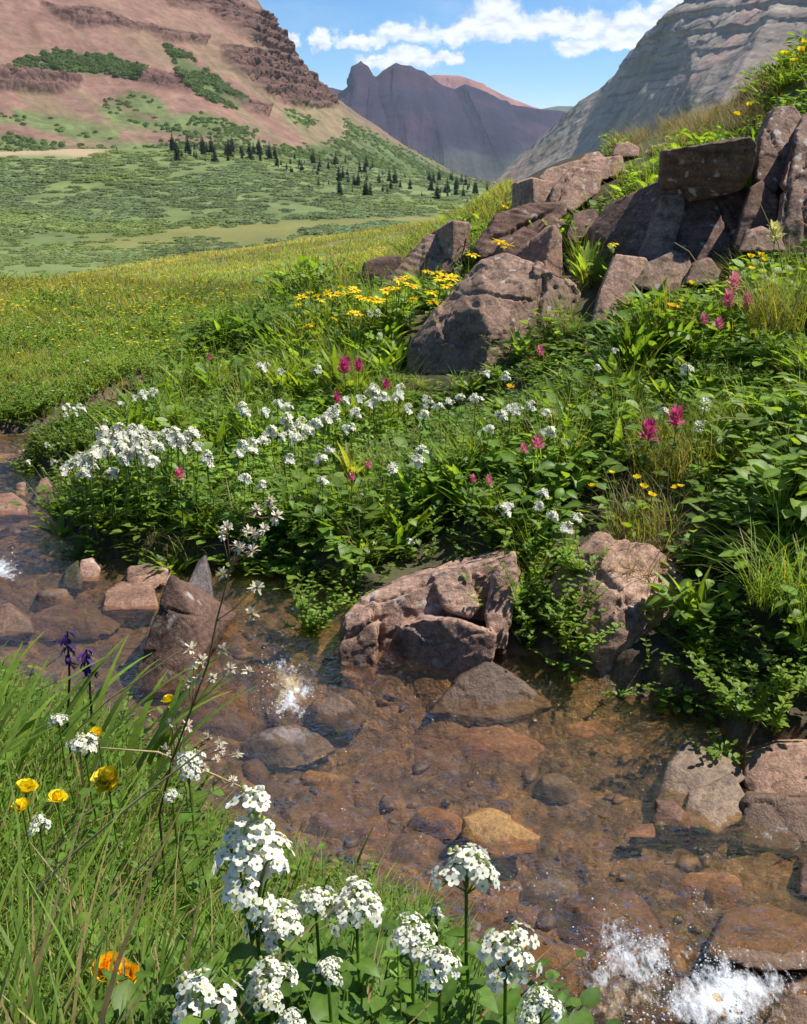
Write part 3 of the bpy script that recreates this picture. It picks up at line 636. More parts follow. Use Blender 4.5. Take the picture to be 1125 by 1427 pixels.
def rock(label, hulls, mat='maroon', voxel=.014, amp=.012, freq=7, cracks=(), chip=.5, cat='rock', name='rock', group=None, smooth=0, strata=0.0, thick=.25, pits=0, sit=None):
    """hulls: lists of (pixel x, pixel y, depth[, own thickness]); every point also gets a partner set back by the thickness, so each hull is a solid block"""
    amp *= .55; bm = bmesh.new(); ratio = 1.0
    if sit is None and group == G_ST: sit = True
    if sit is True:
        allp = [q for h_ in hulls for q in (h_['p'] if isinstance(h_, dict) else h_)]; lowest = max(allp, key=lambda q: q[1])
        ratio = hit_water(lowest[0], lowest[1] - 5)[1] / lowest[2]
    elif sit: ratio = sit
    for hpts in hulls:
        th = thick
        if isinstance(hpts, dict): th = hpts.get('t', thick); sh = hpts.get('s', .93); hpts = hpts['p']
        else: sh = .85
        Q = np.array([P(q[0], q[1], q[2] * ratio) for q in hpts])
        if th > 0:
            c = Q.mean(0); vd = c - np.array([0, 0, CAMH]); vd /= np.linalg.norm(vd); vd = .25 * np.array([0, 1, 0]) + .75 * vd
            B_ = c + (Q - c) * sh + vd * th
            Q = np.concatenate([Q, B_])
        hull_bm(bm, Q)
    me = bpy.data.meshes.new('tmp'); bm.to_mesh(me); bm.free()
    o = bpy.data.objects.new('tmp', me); C.objects.link(o)
    m = o.modifiers.new('r', 'REMESH'); m.mode = 'VOXEL'; m.voxel_size = voxel; m.adaptivity = 0
    dg = bpy.context.evaluated_depsgraph_get(); ev = o.evaluated_get(dg); em = ev.to_mesh()
    n = len(em.vertices); V = np.empty(n * 3, np.float32); em.vertices.foreach_get('co', V); V = V.reshape(-1, 3).astype(float)
    nf = len(em.polygons); L = np.empty(len(em.loops), np.int32); em.loops.foreach_get('vertex_index', L); F = L.reshape(nf, 4)
    E = np.empty(len(em.edges) * 2, np.int32); em.edges.foreach_get('vertices', E); E = E.reshape(-1, 2)
    ev.to_mesh_clear(); bpy.data.objects.remove(o); bpy.data.meshes.remove(me)
    deg = np.bincount(E.ravel(), minlength=n)[:, None]
    for _ in range(smooth):
        A_ = np.zeros_like(V); np.add.at(A_, E[:, 0], V[E[:, 1]]); np.add.at(A_, E[:, 1], V[E[:, 0]])
        V = .5 * V + .5 * A_ / deg
    a, b, c, d = (V[F[:, k]] for k in range(4)); fn = np.cross(c - a, d - b)
    N = np.zeros_like(V)
    for k in range(4): np.add.at(N, F[:, k], fn)
    N /= np.linalg.norm(N, axis=1)[:, None] + 1e-12
    seed = int(abs(V[0, 0] * 1000)) % 97
    wv = V + .022 * np.stack([fbm(V * freq * 1.3, 2, seed + k) for k in range(3)], -1)
    D = amp * (.5 * fbm(V * freq * .5, 2, seed) + chip * 2.6 * facet(wv * freq * .5, seed) + chip * 1.3 * facet(wv * freq * 1.25, seed + 11) + chip * .5 * facet(wv * freq * 3.1, seed + 23) + .22 * ridged(V * freq * 2.2, 3, seed + 5)) + amp * .13 * fbm(V * freq * 9, 3, seed + 8)
    if strata:
        ax = np.array([.34, .18, .92]); s_ = (V @ ax + .02 * fbm(V * 4, 3, seed + 3)) * 26
        D += strata * (np.abs((s_ % 1) - .5) * 2 - .5) * (.5 + .5 * fbm(V * 3, 2, seed + 4))
    for (ax, ay, ad), (bx_, by_, bd), wdt, dep in cracks:
        A0 = P(ax, ay, ad * ratio); B0 = P(bx_, by_, bd * ratio); e = B0 - A0; Lg = np.linalg.norm(e); e = e / Lg
        view = (A0 + B0) / 2 - np.array([0, 0, CAMH]); view /= np.linalg.norm(view)
        nr_ = np.cross(e, view); nr_ /= np.linalg.norm(nr_)
        tt = (V - A0) @ e
        dist = np.abs((V - A0) @ nr_ + .018 * fbm(V * 9, 3, seed + 9) + .01 * fbm(V * 30, 2, seed + 2))
        D -= dep * ss(wdt, wdt * .25, dist) * ss(-.04, .03, tt) * ss(Lg + .04, Lg - .03, tt) * (.7 + .5 * vnoise(V * 6, seed))
    if pits:
        q1, _, _ = voronoi(V * 21, seed + 30); D -= pits * ss(.30, .12, q1) * ss(.05, .25, fbm(V * 4, 2, seed + 31))
    V = V + N * D[:, None]
    cen = V.mean(0)
    o = link(name, mesh_np(name, V - cen, [F], [RM[mat]]), loc=cen)
    return tag(o, label, cat, group)
# ---- rocks by the water
rock('large cracked pink boulder with a bulging front at the far edge of the stream', [
    dict(p=[(470, 915, 2.50), (480, 975, 2.46), (560, 1000, 2.45), (650, 995, 2.45), (695, 950, 2.46), (706, 900, 2.50), (722, 802, 2.60), (719, 766, 2.63), (640, 786, 2.66), (560, 807, 2.64), (505, 833, 2.60), (480, 858, 2.54)], t=.42, s=.92),
    dict(p=[(526, 990, 2.42), (536, 905, 2.45), (556, 872, 2.445), (590, 861, 2.44), (640, 866, 2.425), (690, 884, 2.405), (686, 935, 2.375), (640, 990, 2.37)], t=.22, s=.98),
    dict(p=[(676, 860, 2.47), (690, 800, 2.535), (716, 769, 2.56), (722, 798, 2.55), (708, 850, 2.50), (704, 905, 2.44), (690, 905, 2.43)], t=.2, s=.95),
    dict(p=[(600, 800, 2.60), (650, 786, 2.60), (668, 845, 2.50), (655, 862, 2.475), (620, 850, 2.50)], t=.2, s=.95),
    dict(p=[(472, 908, 2.44), (482, 868, 2.48), (515, 850, 2.50), (526, 880, 2.44), (528, 935, 2.40), (518, 975, 2.38), (478, 955, 2.40)], t=.2, s=.9)],
    'pink', .005, .016, 9, cracks=[((486, 890, 2.44), (530, 862, 2.47), .008, .018), ((530, 872, 2.44), (522, 970, 2.38), .008, .022), ((540, 905, 2.39), (690, 880, 2.45), .004, .006), ((500, 842, 2.54), (600, 815, 2.58), .006, .012)], chip=.6)
rock('low wedge of wet reddish rock lying against the front of the large pink boulder', [dict(p=[(596, 995, 2.20), (640, 945, 2.26), (680, 922, 2.29), (722, 945, 2.27), (772, 985, 2.22), (700, 1005, 2.18)], t=.2)], 'wet', 0.0058, .012, 9, sit=1.03)
rock('rounded pinkish brown boulder half buried in the bank under hanging green herbs', [
    dict(p=[(768, 822, 2.66), (792, 790, 2.70), (835, 752, 2.74), (905, 765, 2.72), (962, 812, 2.66), (972, 852, 2.62), (930, 930, 2.52), (870, 962, 2.44), (840, 955, 2.44), (812, 893, 2.50), (786, 852, 2.60), (870, 850, 2.50)], t=.5, s=.95)],
    'pink', 0.0064, .020, 7, cracks=[((810, 780, 2.66), (900, 860, 2.5), .012, .022), ((862, 850, 2.5), (945, 800, 2.6), .010, .02)], chip=.8, sit=.968)
rock('small pale grey stone at the waterline below the half buried boulder', [dict(p=[(874, 978, 2.36), (876, 950, 2.38), (892, 934, 2.39), (912, 942, 2.38), (928, 958, 2.36), (925, 980, 2.34)], t=.1)], 'pale', 0.0042, .006, 14)
rock('dark mossy ledge overhanging the shaded water under the bank', [dict(p=[(985, 935, 2.36), (1005, 902, 2.36), (1055, 885, 2.34), (1085, 900, 2.28), (1075, 930, 2.24), (1040, 945, 2.27), (1005, 952, 2.30)], t=.2)], 'mossy', 0.0070, .018, 8)
rock('tan wet stone with a pale ridge slanting into the water at the near bank corner', [dict(p=[(912, 1125, 1.93), (935, 1065, 2.02), (960, 1033, 2.08), (1005, 1050, 2.05), (1040, 1085, 1.98), (1000, 1110, 1.92), (950, 1130, 1.90)], t=.16)], 'tan', 0.0052, .010, 9, group=G_ST)
rock('flat tan slab with a pointed top lying partly under water', [dict(p=[(950, 1150, 1.84), (960, 1105, 1.90), (1022, 1078, 1.94), (1052, 1132, 1.86), (1000, 1162, 1.80)], t=.1)], 'tan', 0.0046, .006, 8, chip=.3, group=G_ST)
rock('small dark upturned stone beside the tan slab', [dict(p=[(912, 1152, 1.82), (914, 1116, 1.86), (940, 1118, 1.86), (966, 1142, 1.83), (962, 1156, 1.80)], t=.05)], 'dark', 0.0042, .006, 12, group=G_ST)
rock('small orange chip of rock showing at the water surface', [dict(p=[(866, 1170, 1.76), (886, 1154, 1.80), (912, 1150, 1.80), (915, 1168, 1.77)], t=.05)], 'orange', 0.0042, .004, 12, group=G_ST)
rock('flat topped pink rock at the edge of the mossy bank', [dict(p=[(1034, 1092, 1.93), (1038, 1052, 1.98), (1085, 1036, 2.0), (1160, 1034, 2.0), (1180, 1110, 1.86), (1120, 1130, 1.85), (1060, 1118, 1.88)], t=.25)], 'pink', 0.0052, .012, 8, group=G_ST)
rock('wet brown rock streaming with water under the flat topped pink rock', [dict(p=[(1034, 1180, 1.78), (1040, 1112, 1.86), (1090, 1112, 1.84), (1170, 1120, 1.80), (1180, 1190, 1.72), (1100, 1190, 1.74)], t=.16)], 'wet', 0.0052, .014, 9, group=G_ST)
rock('round ochre stone standing out of the middle of the stream', [dict(p=[(640, 1178, 1.74), (646, 1142, 1.78), (680, 1132, 1.80), (720, 1145, 1.78), (756, 1166, 1.74), (745, 1190, 1.70), (690, 1196, 1.69)], t=.1, s=.8)], 'ochre', 0.0042, .008, 10, group=G_ST)
rock('wide wet russet rock beside the white foam', [dict(p=[(985, 1330, 1.50), (1010, 1276, 1.61), (1070, 1262, 1.64), (1160, 1290, 1.60), (1180, 1350, 1.47), (1060, 1355, 1.47)], t=.14)], 'wet', 0.0052, .012, 8, group=G_ST)
rock('rounded brown rock cut by the picture edge above the russet rock', [dict(p=[(1112, 1250, 1.62), (1118, 1205, 1.68), (1160, 1180, 1.7), (1200, 1230, 1.64), (1190, 1270, 1.58)], t=.14)], 'wet', 0.0058, .012, 8, group=G_ST)
rock('dark wet rock at the lower end of the white foam', [dict(p=[(1060, 1440, 1.28), (1090, 1385, 1.33), (1140, 1352, 1.37), (1230, 1400, 1.3), (1200, 1480, 1.22)], t=.14)], 'wet', 0.0052, .012, 8, group=G_ST)
rock('tall triangular grey brown rock standing in the middle of the stream', [
    dict(p=[(180, 958, 2.36), (238, 804, 2.52), (275, 818, 2.60), (330, 856, 2.66), (300, 878, 2.50), (284, 910, 2.42), (262, 965, 2.34), (215, 968, 2.32), (262, 838, 2.46)], t=.2, s=.9)],
    'dark', 0.0049, .008, 9, cracks=[((240, 848, 2.44), (270, 856, 2.44), .005, .008)], chip=.5, group=G_ST)
rock('thin grey fin of rock behind the triangular rock', [dict(p=[(250, 835, 2.72), (276, 782, 2.84), (286, 773, 2.85), (293, 800, 2.82), (300, 840, 2.70)], t=.09)], 'slate', 0.0046, .006, 10, group=G_ST)
rock('orange brown slab at the base of the little heap of stones', [dict(p=[(143, 852, 2.62), (147, 826, 2.68), (165, 815, 2.72), (215, 822, 2.70), (222, 850, 2.62)], t=.12)], 'orange', 0.0046, .006, 9, group=G_ST)
rock('wedge shaped pink stone lying on the orange brown slab', [dict(p=[(172, 815, 2.68), (185, 803, 2.71), (222, 802, 2.71), (228, 812, 2.68), (205, 830, 2.64), (196, 830, 2.64)], t=.08)], 'orange', 0.0042, .005, 11, group=G_ST)
rock('flat tan stone at the back of the little heap of stones', [dict(p=[(176, 815, 2.80), (178, 792, 2.84), (205, 786, 2.86), (236, 794, 2.84), (240, 818, 2.79)], t=.1)], 'pink', 0.0046, .006, 10, group=G_ST)
rock('small pinkish stone against the dark foot of the bank', [dict(p=[(202, 798, 2.94), (206, 780, 2.97), (220, 775, 2.98), (228, 790, 2.95), (225, 800, 2.93)], t=.07)], 'pink', 0.0042, .005, 12, group=G_ST)
rock('dark moss covered stone at the tip of the leafy bank', [dict(p=[(86, 820, 2.78), (90, 792, 2.86), (108, 780, 2.88), (116, 800, 2.84), (112, 822, 2.76)], t=.1)], 'mossy', 0.0046, .007, 10, group=G_ST)
rock('pink stone wedged against the moss covered stone', [dict(p=[(108, 812, 2.82), (112, 782, 2.88), (128, 779, 2.89), (140, 792, 2.87), (138, 812, 2.82)], t=.1)], 'pink', 0.0046, .006, 10, group=G_ST)
for lab, pts, mt in (
    ('broad tan rock barely above the water at the near side of the upper stream', [(-30, 890, 2.52), (-20, 850, 2.62), (10, 842, 2.64), (40, 862, 2.6), (50, 885, 2.53)], 'wet'),
    ('long flat pink stone in the upper stream below the islet', [(-30, 722, 3.42), (-22, 694, 3.52), (15, 688, 3.55), (38, 704, 3.5), (40, 720, 3.42)], 'orange'),
    ('small brown stone touching the end of the long flat pink stone', [(36, 722, 3.40), (40, 705, 3.46), (54, 702, 3.46), (58, 722, 3.4)], 'wet'),
    ('upright reddish chip of stone in the upper stream', [(20, 694, 3.6), (22, 676, 3.64), (32, 674, 3.64), (36, 694, 3.6)], 'maroon'),
    ('peaked orange stone at the foot of the grassy islet', [(46, 690, 3.6), (56, 668, 3.68), (64, 664, 3.69), (78, 686, 3.62)], 'orange'),
    ('dark stone lying under the peaked orange stone', [(44, 704, 3.5), (50, 692, 3.54), (72, 690, 3.54), (76, 704, 3.5)], 'wet'),
    ('flat pinkish stone far up the stream near the meadow bank', [(18, 640, 4.08), (26, 628, 4.14), (46, 626, 4.15), (48, 640, 4.08)], 'pink'),
    ('thin pink stone farthest up the stream by the meadow', [(-20, 645, 4.0), (-5, 632, 4.1), (20, 634, 4.08), (22, 646, 4.0)], 'pink'),
    ('pink stone on the shallow bar behind the grassy islet', [(135, 580, 4.85), (138, 572, 4.9), (150, 570, 4.92), (154, 580, 4.86)], 'pink')):
    rock(lab, [dict(p=pts, t=.1)], mt, .007, .007, 9, group=G_ST)
# ---- stones under the water
for k, (lab, px, py, rx, ry, mt, hgt) in enumerate((
    ('wide greenish brown rock just under the water by the small cascade', 400, 1022, 62, 22, 'slate', -.004), ('round brown stone under water left of the greenish rock', 352, 1052, 20, 14, 'wet', -.03),
    ('dark rock with a lip at the small cascade beside the large boulder', 462, 985, 45, 16, 'wet', .004), ('yellowish patch of stone under the running water', 605, 1115, 46, 16, 'ochre', -.034),
    ('orange brown slab under water below the large boulder', 690, 1010, 80, 20, 'orange', -.036), ('dark blue grey stone under the middle of the stream', 775, 1070, 38, 12, 'slate', -.034),
    ('broad russet slab under the water near the ochre stone', 850, 1240, 80, 30, 'wet', -.03), ('brown slab under water beside the grassy near bank', 480, 1120, 60, 22, 'wet', -.034),
    ('dark grey stone under water behind the ochre stone', 770, 1215, 50, 18, 'slate', -.036), ('reddish slab under water at the foot of the wet brown rock', 990, 1205, 70, 18, 'orange', -.032),
    ('orange slab in the shaded pool under the bank', 830, 1000, 60, 14, 'orange', -.03), ('brown slab under water between the triangular rock and the cascade', 300, 985, 60, 18, 'wet', -.03),
    ('broad purple brown slab under the upper stream', 95, 850, 70, 20, 'wet', -.01), ('small dark stone splitting the current near the upper left riffle', 70, 830, 30, 10, 'wet', .012),
    ('russet stone under water beside the foam', 700, 1330, 60, 26, 'wet', -.032), ('ochre stone under water close to the near grass', 440, 1060, 34, 12, 'ochre', -.034))):
    wx0, wy0 = hit_water(px, py); Y = wy0; n = 9
    pts = []
    for q in range(n):
        a = q / n * 2 * math.pi; rj = .8 + .3 * random.random()
        x = wx0 + rx * rj * math.cos(a) * Y / FOC; y = wy0 + ry * rj * math.sin(a) * Y / FOC * 2.0
        for zz, k_ in ((float(wz(y)) + hgt + .004 * math.sin(a * 2 + k), .74), (float(wz(y)) + min(hgt, 0) - .042, 1.38)):
            xx = wx0 + (x - wx0) * k_; yy = wy0 + (y - wy0) * k_
            pu, pv_ = project(np.array([xx, yy, zz])); pts.append((float(pu), float(pv_), yy))
    rock(lab, [dict(p=pts, t=0)], mt, .0065, .016, 9, group=G_BED, smooth=1)
# ---- the outcrop
rock('big weathered boulder with white lichen spots leaning in the middle of the slope', [
    dict(p=[(566, 556, 4.72), (574, 480, 4.80), (604, 474, 4.80), (640, 395, 4.92), (672, 362, 4.94), (706, 352, 4.94), (758, 370, 4.88), (745, 440, 4.74), (720, 530, 4.58), (690, 575, 4.46), (662, 575, 4.42), (684, 470, 4.54), (668, 420, 4.68)], t=.6, s=.95),
    dict(p=[(745, 372, 4.84), (790, 388, 4.86), (812, 408, 4.86), (800, 450, 4.78), (770, 500, 4.70), (740, 530, 4.64), (735, 440, 4.72)], t=.4, s=.9)],
    'maroon', 0.0090, .020, 6, cracks=[((762, 382, 4.84), (742, 520, 4.66), .012, .03), ((655, 408, 4.72), (742, 416, 4.74), .010, .022), ((596, 482, 4.6), (680, 468, 4.52), .008, .014), ((640, 410, 4.74), (610, 470, 4.65), .007, .012), ((660, 500, 4.5), (640, 556, 4.46), .007, .014)], chip=.75, pits=.010, group=G_OUT)
rock('little square topped stone beside the big lichen spotted boulder', [dict(p=[(758, 490, 4.62), (764, 448, 4.66), (785, 438, 4.68), (816, 444, 4.68), (814, 490, 4.64)], t=.2)], 'maroon', 0.0086, .012, 8, group=G_OUT)
rock('low dark block at the far tip of the outcrop above the yellow daisies', [dict(p=[(503, 398, 6.2), (506, 366, 6.24), (530, 358, 6.28), (562, 356, 6.28), (560, 385, 6.22), (545, 400, 6.18)], t=.3)], 'dark', 0.0115, .014, 6, group=G_OUT)
rock('long slab leaning up behind the yellow daisies', [dict(p=[(520, 412, 6.05), (560, 372, 6.12), (596, 326, 6.22), (618, 330, 6.2), (632, 372, 6.08), (600, 400, 6.0), (545, 420, 5.98)], t=.25)], 'maroon', 0.0115, .014, 6, strata=.010, group=G_OUT)
rock('upright cube shaped block with a dark flank at the top of the leaning slab', [dict(p=[(598, 328, 6.34), (604, 370, 6.28), (631, 368, 5.98), (631, 307, 6.02), (656, 311, 6.12), (656, 364, 6.06)], t=.3, s=1.0)], 'maroon', 0.0101, .010, 6, cracks=[((602, 346, 6.1), (632, 342, 6.04), .008, .014)], group=G_OUT)
rock('small grey wedge lying under the cube shaped block', [dict(p=[(612, 380, 5.96), (616, 362, 6.0), (632, 358, 6.0), (648, 372, 5.98), (648, 384, 5.94)], t=.15)], 'maroon', 0.0101, .010, 8, group=G_OUT)
rock('stack of thin dark slabs tilted against the slope', [
    dict(p=[(660, 345, 5.75), (690, 300, 5.85), (740, 282, 5.92), (792, 282, 5.95), (790, 300, 5.9), (720, 330, 5.75), (672, 362, 5.66)], t=.35),
    dict(p=[(680, 372, 5.62), (700, 335, 5.66), (770, 300, 5.78), (790, 312, 5.76), (730, 350, 5.62), (690, 380, 5.55)], t=.3)],
    'dark', 0.0101, .014, 7, strata=.005, cracks=[((690, 330, 5.7), (780, 290, 5.85), .012, .035)], group=G_OUT)
rock('block with a sunlit pointed end below the stack of slabs', [dict(p=[(698, 376, 5.62), (722, 350, 5.62), (764, 316, 5.58), (773, 313, 5.50), (784, 330, 5.52), (784, 388, 5.46), (757, 384, 5.36), (716, 398, 5.52)], t=.3, s=1.0)], 'pink', 0.0094, .010, 7, group=G_OUT)
rock('pale block with a square face at the upper end of the outcrop', [dict(p=[(715, 294, 6.85), (715, 256, 6.9), (742, 247, 6.72), (777, 254, 6.78), (776, 292, 6.68), (745, 300, 6.6)], t=.35, s=1.0)], 'pink', 0.0108, .010, 6, group=G_OUT)
rock('broad pinkish block stepping up the skyline beside the square faced block', [
    dict(p=[(762, 290, 6.5), (770, 262, 6.56), (798, 232, 6.66), (840, 238, 6.7), (836, 268, 6.62), (800, 296, 6.46)], t=.4),
    dict(p=[(750, 250, 6.95), (762, 236, 7.0), (800, 224, 7.05), (866, 218, 7.15), (872, 240, 7.05), (800, 268, 6.9)], t=.5)], 'pink', 0.0115, .016, 6, cracks=[((800, 236, 6.7), (775, 285, 6.52), .012, .03)], group=G_OUT)
rock('dark chunk wedged under the tilted slabs', [dict(p=[(788, 330, 5.7), (800, 298, 5.8), (830, 290, 5.85), (838, 315, 5.78), (800, 340, 5.66)], t=.25)], 'dark', 0.0108, .012, 7, group=G_OUT)
rock('small pink stone perched on the dry grass of the skyline', [dict(p=[(852, 218, 7.4), (858, 200, 7.46), (874, 196, 7.48), (892, 206, 7.46), (890, 220, 7.4)], t=.18)], 'pink', 0.0101, .010, 7, group=G_OUT)
rock('flat pale stone half hidden in the dry grass of the skyline', [dict(p=[(894, 216, 7.5), (904, 204, 7.55), (935, 198, 7.6), (946, 208, 7.55), (935, 218, 7.5)], t=.2)], 'pink', 0.0108, .010, 7, group=G_OUT)
rock('low pale rock on the skyline left of the perched stone', [dict(p=[(806, 226, 7.3), (815, 214, 7.38), (835, 210, 7.4), (846, 220, 7.35), (840, 230, 7.3)], t=.2)], 'pink', 0.0108, .010, 7, group=G_OUT)
rock('large slanting dark slab under the strip of green grass', [dict(p=[(812, 376, 5.52), (822, 320, 5.58), (850, 284, 5.60), (930, 248, 5.42), (936, 290, 5.26), (908, 368, 5.06), (860, 392, 5.25)], t=.4, s=1.0)], 'dark', 0.0108, .014, 5, group=G_OUT)
rock('long overhanging block with a shadowed underside', [dict(p=[(921, 268, 5.22), (924, 210, 5.12), (1046, 190, 4.86), (1057, 200, 4.86), (1046, 246, 4.90), (1032, 266, 5.0), (962, 281, 5.16)], t=.5, s=1.0)], 'dark', 0.0094, .014, 6, strata=.005, cracks=[((930, 262, 4.9), (1030, 262, 4.95), .008, .014), ((1038, 205, 5.1), (1040, 262, 5.0), .008, .016)], group=G_OUT)
rock('leaning pillar of rock streaked with pale lichen under the overhang', [dict(p=[(888, 358, 5.02), (915, 300, 5.12), (925, 270, 5.18), (955, 272, 5.18), (955, 300, 5.12), (938, 350, 5.02), (920, 372, 4.95)], t=.3)], 'maroon', 0.0094, .014, 7, group=G_OUT)
rock('brown wall of rock below the overhanging block', [dict(p=[(925, 372, 5.02), (940, 300, 5.14), (965, 262, 5.25), (1040, 258, 5.28), (1045, 300, 5.2), (1035, 365, 5.02), (980, 380, 4.98)], t=.4)], 'dark', 0.0108, .012, 6, cracks=[((1000, 275, 5.2), (1030, 350, 5.05), .009, .018)], group=G_OUT)
rock('wedge shaped block standing right of the overhanging block', [dict(p=[(1022, 345, 4.92), (1045, 262, 5.05), (1062, 250, 5.08), (1086, 275, 5.04), (1086, 325, 4.96), (1070, 352, 4.88)], t=.35)], 'dark', 0.0094, .012, 6, group=G_OUT)
rock('tall upper block of the outcrop against the sky side of the slope', [dict(p=[(1052, 250, 5.15), (1060, 190, 5.26), (1082, 148, 5.36), (1108, 146, 5.38), (1120, 170, 5.35), (1100, 240, 5.18), (1080, 270, 5.1)], t=.5)], 'maroon', 0.0101, .014, 6, cracks=[((1070, 180, 5.3), (1095, 240, 5.18), .009, .02)], group=G_OUT)
rock('huge fractured block cut by the picture edge at the top of the outcrop', [
    dict(p=[(1082, 355, 4.78), (1092, 250, 4.95), (1110, 178, 5.12), (1150, 150, 5.2), (1260, 150, 5.2), (1290, 360, 4.7), (1180, 390, 4.6)], t=.7),
    dict(p=[(1096, 240, 5.0), (1118, 165, 5.2), (1145, 148, 5.25), (1130, 250, 5.0)], t=.5)], 'maroon', 0.0115, .018, 5, cracks=[((1105, 200, 5.1), (1090, 340, 4.8), .012, .03), ((1092, 265, 4.92), (1150, 200, 5.1), .010, .025), ((1120, 260, 4.9), (1125, 345, 4.75), .010, .025)], chip=.8, group=G_OUT)
rock('light topped block in front of the slanting dark slab', [dict(p=[(822, 455, 4.58), (836, 405, 4.66), (858, 352, 4.78), (900, 358, 4.80), (914, 372, 4.8), (880, 420, 4.68), (850, 460, 4.56)], t=.3)], 'pink', 0.0094, .014, 6, group=G_OUT)
rock('hump of rock in front of the lichen streaked pillar', [dict(p=[(880, 398, 4.70), (905, 366, 4.78), (940, 349, 4.82), (962, 358, 4.82), (968, 395, 4.74), (930, 412, 4.66)], t=.3)], 'maroon', 0.0094, .014, 6, group=G_OUT)
rock('rounded stone below the wedge shaped block', [dict(p=[(1030, 350, 4.66), (1042, 324, 4.72), (1064, 316, 4.74), (1090, 328, 4.72), (1096, 352, 4.66)], t=.2)], 'maroon', 0.0094, .012, 7, group=G_OUT)
rock('low broken stone in front of the brown rock wall', [dict(p=[(955, 395, 4.68), (965, 368, 4.74), (990, 360, 4.76), (1005, 378, 4.72), (1004, 398, 4.66)], t=.2)], 'maroon', 0.0094, .012, 7, group=G_OUT)
# ------------------------------------------------------------------ foliage building blocks
ROCKS = [o for o in C.objects if o.get('category') == 'rock']
def hull2(pts):
    pts = sorted(set(map(tuple, np.round(pts, 3).tolist())))
    def half(ps):
        h = []
        for p in ps:
            while len(h) > 1 and (h[-1][0] - h[-2][0]) * (p[1] - h[-2][1]) - (h[-1][1] - h[-2][1]) * (p[0] - h[-2][0]) <= 0: h.pop()
            h.append(p)
        return h
    a = half(pts); b = half(pts[::-1]); return a[:-1] + b[:-1]
FOOT = []
for o in ROCKS:
    n = len(o.data.vertices); V = np.empty(n * 3, np.float32); o.data.vertices.foreach_get('co', V); V = V.reshape(-1, 3)[::7] + np.array(o.location)
    gz_ = ground_z(V[:, 0], V[:, 1]); low = V[V[:, 2] < gz_ + .10]
    if len(low) > 6: FOOT.append(hull2(low[:, :2]))
def in_rock(x, y, m=.0):
    r = np.zeros(x.shape, bool)
    for h in FOOT:
        h = np.array(h)
        lo, hi = h.min(0) - .05, h.max(0) + .05
        k = (x > lo[0]) & (x < hi[0]) & (y > lo[1]) & (y < hi[1])
        if k.any(): r[k] |= sdpoly(x[k], y[k], h) < m
    return r
def leafmat(name, trans=.5, rough=.48, hue=.12, spec=.35, tint=(1.75, 1.55, .55)):
    m, t = newmat(name)
    vc0 = t.n('ShaderNodeVertexColor', layer_name='Col'); oi = t.n('ShaderNodeObjectInfo'); geo = t.n('ShaderNodeNewGeometry')
    class vc: outputs = [t.mixc(1, vc0.outputs[0], t.ramp(t.noise(geo.outputs['Position'], 90, 4, .65), [(.3, (.72, .76, .7)), (.7, (1.3, 1.22, 1.2))]), 'MULTIPLY')]
    hs = t.n('ShaderNodeHueSaturation'); t.l(vc.outputs[0], hs.inputs['Color'])
    t.l(t.math('ADD', 1 - hue, t.math('MULTIPLY', oi.outputs['Random'], 2 * hue)), hs.inputs['Value'])
    bs = t.n('ShaderNodeBsdfPrincipled', i_Roughness=rough); bs.inputs['Specular IOR Level'].default_value = spec; t.l(hs.outputs[0], bs.inputs['Base Color'])
    tl = t.n('ShaderNodeBsdfTranslucent'); t.l(t.mixc(1, hs.outputs[0], tint, 'MULTIPLY'), tl.inputs[0])
    mx = t.n('ShaderNodeMixShader'); mx.inputs[0].default_value = trans; t.l(bs.outputs[0], mx.inputs[1]); t.l(tl.outputs[0], mx.inputs[2])
    o_ = t.n('ShaderNodeOutputMaterial'); t.l(mx.outputs[0], o_.inputs[0]); return m
LEAF = leafmat('green_leaf'); GRASS = leafmat('grass_blade', .45, .5, .1, .3)
STRAW = leafmat('dry_straw', .25, .7, .1, .15, (1.1, 1, .8)); PETAL = leafmat('petal', .35, .6, .03, .15, (1, 1, 1))
STEM = leafmat('plant_stem', .1, .55, .1, .3)
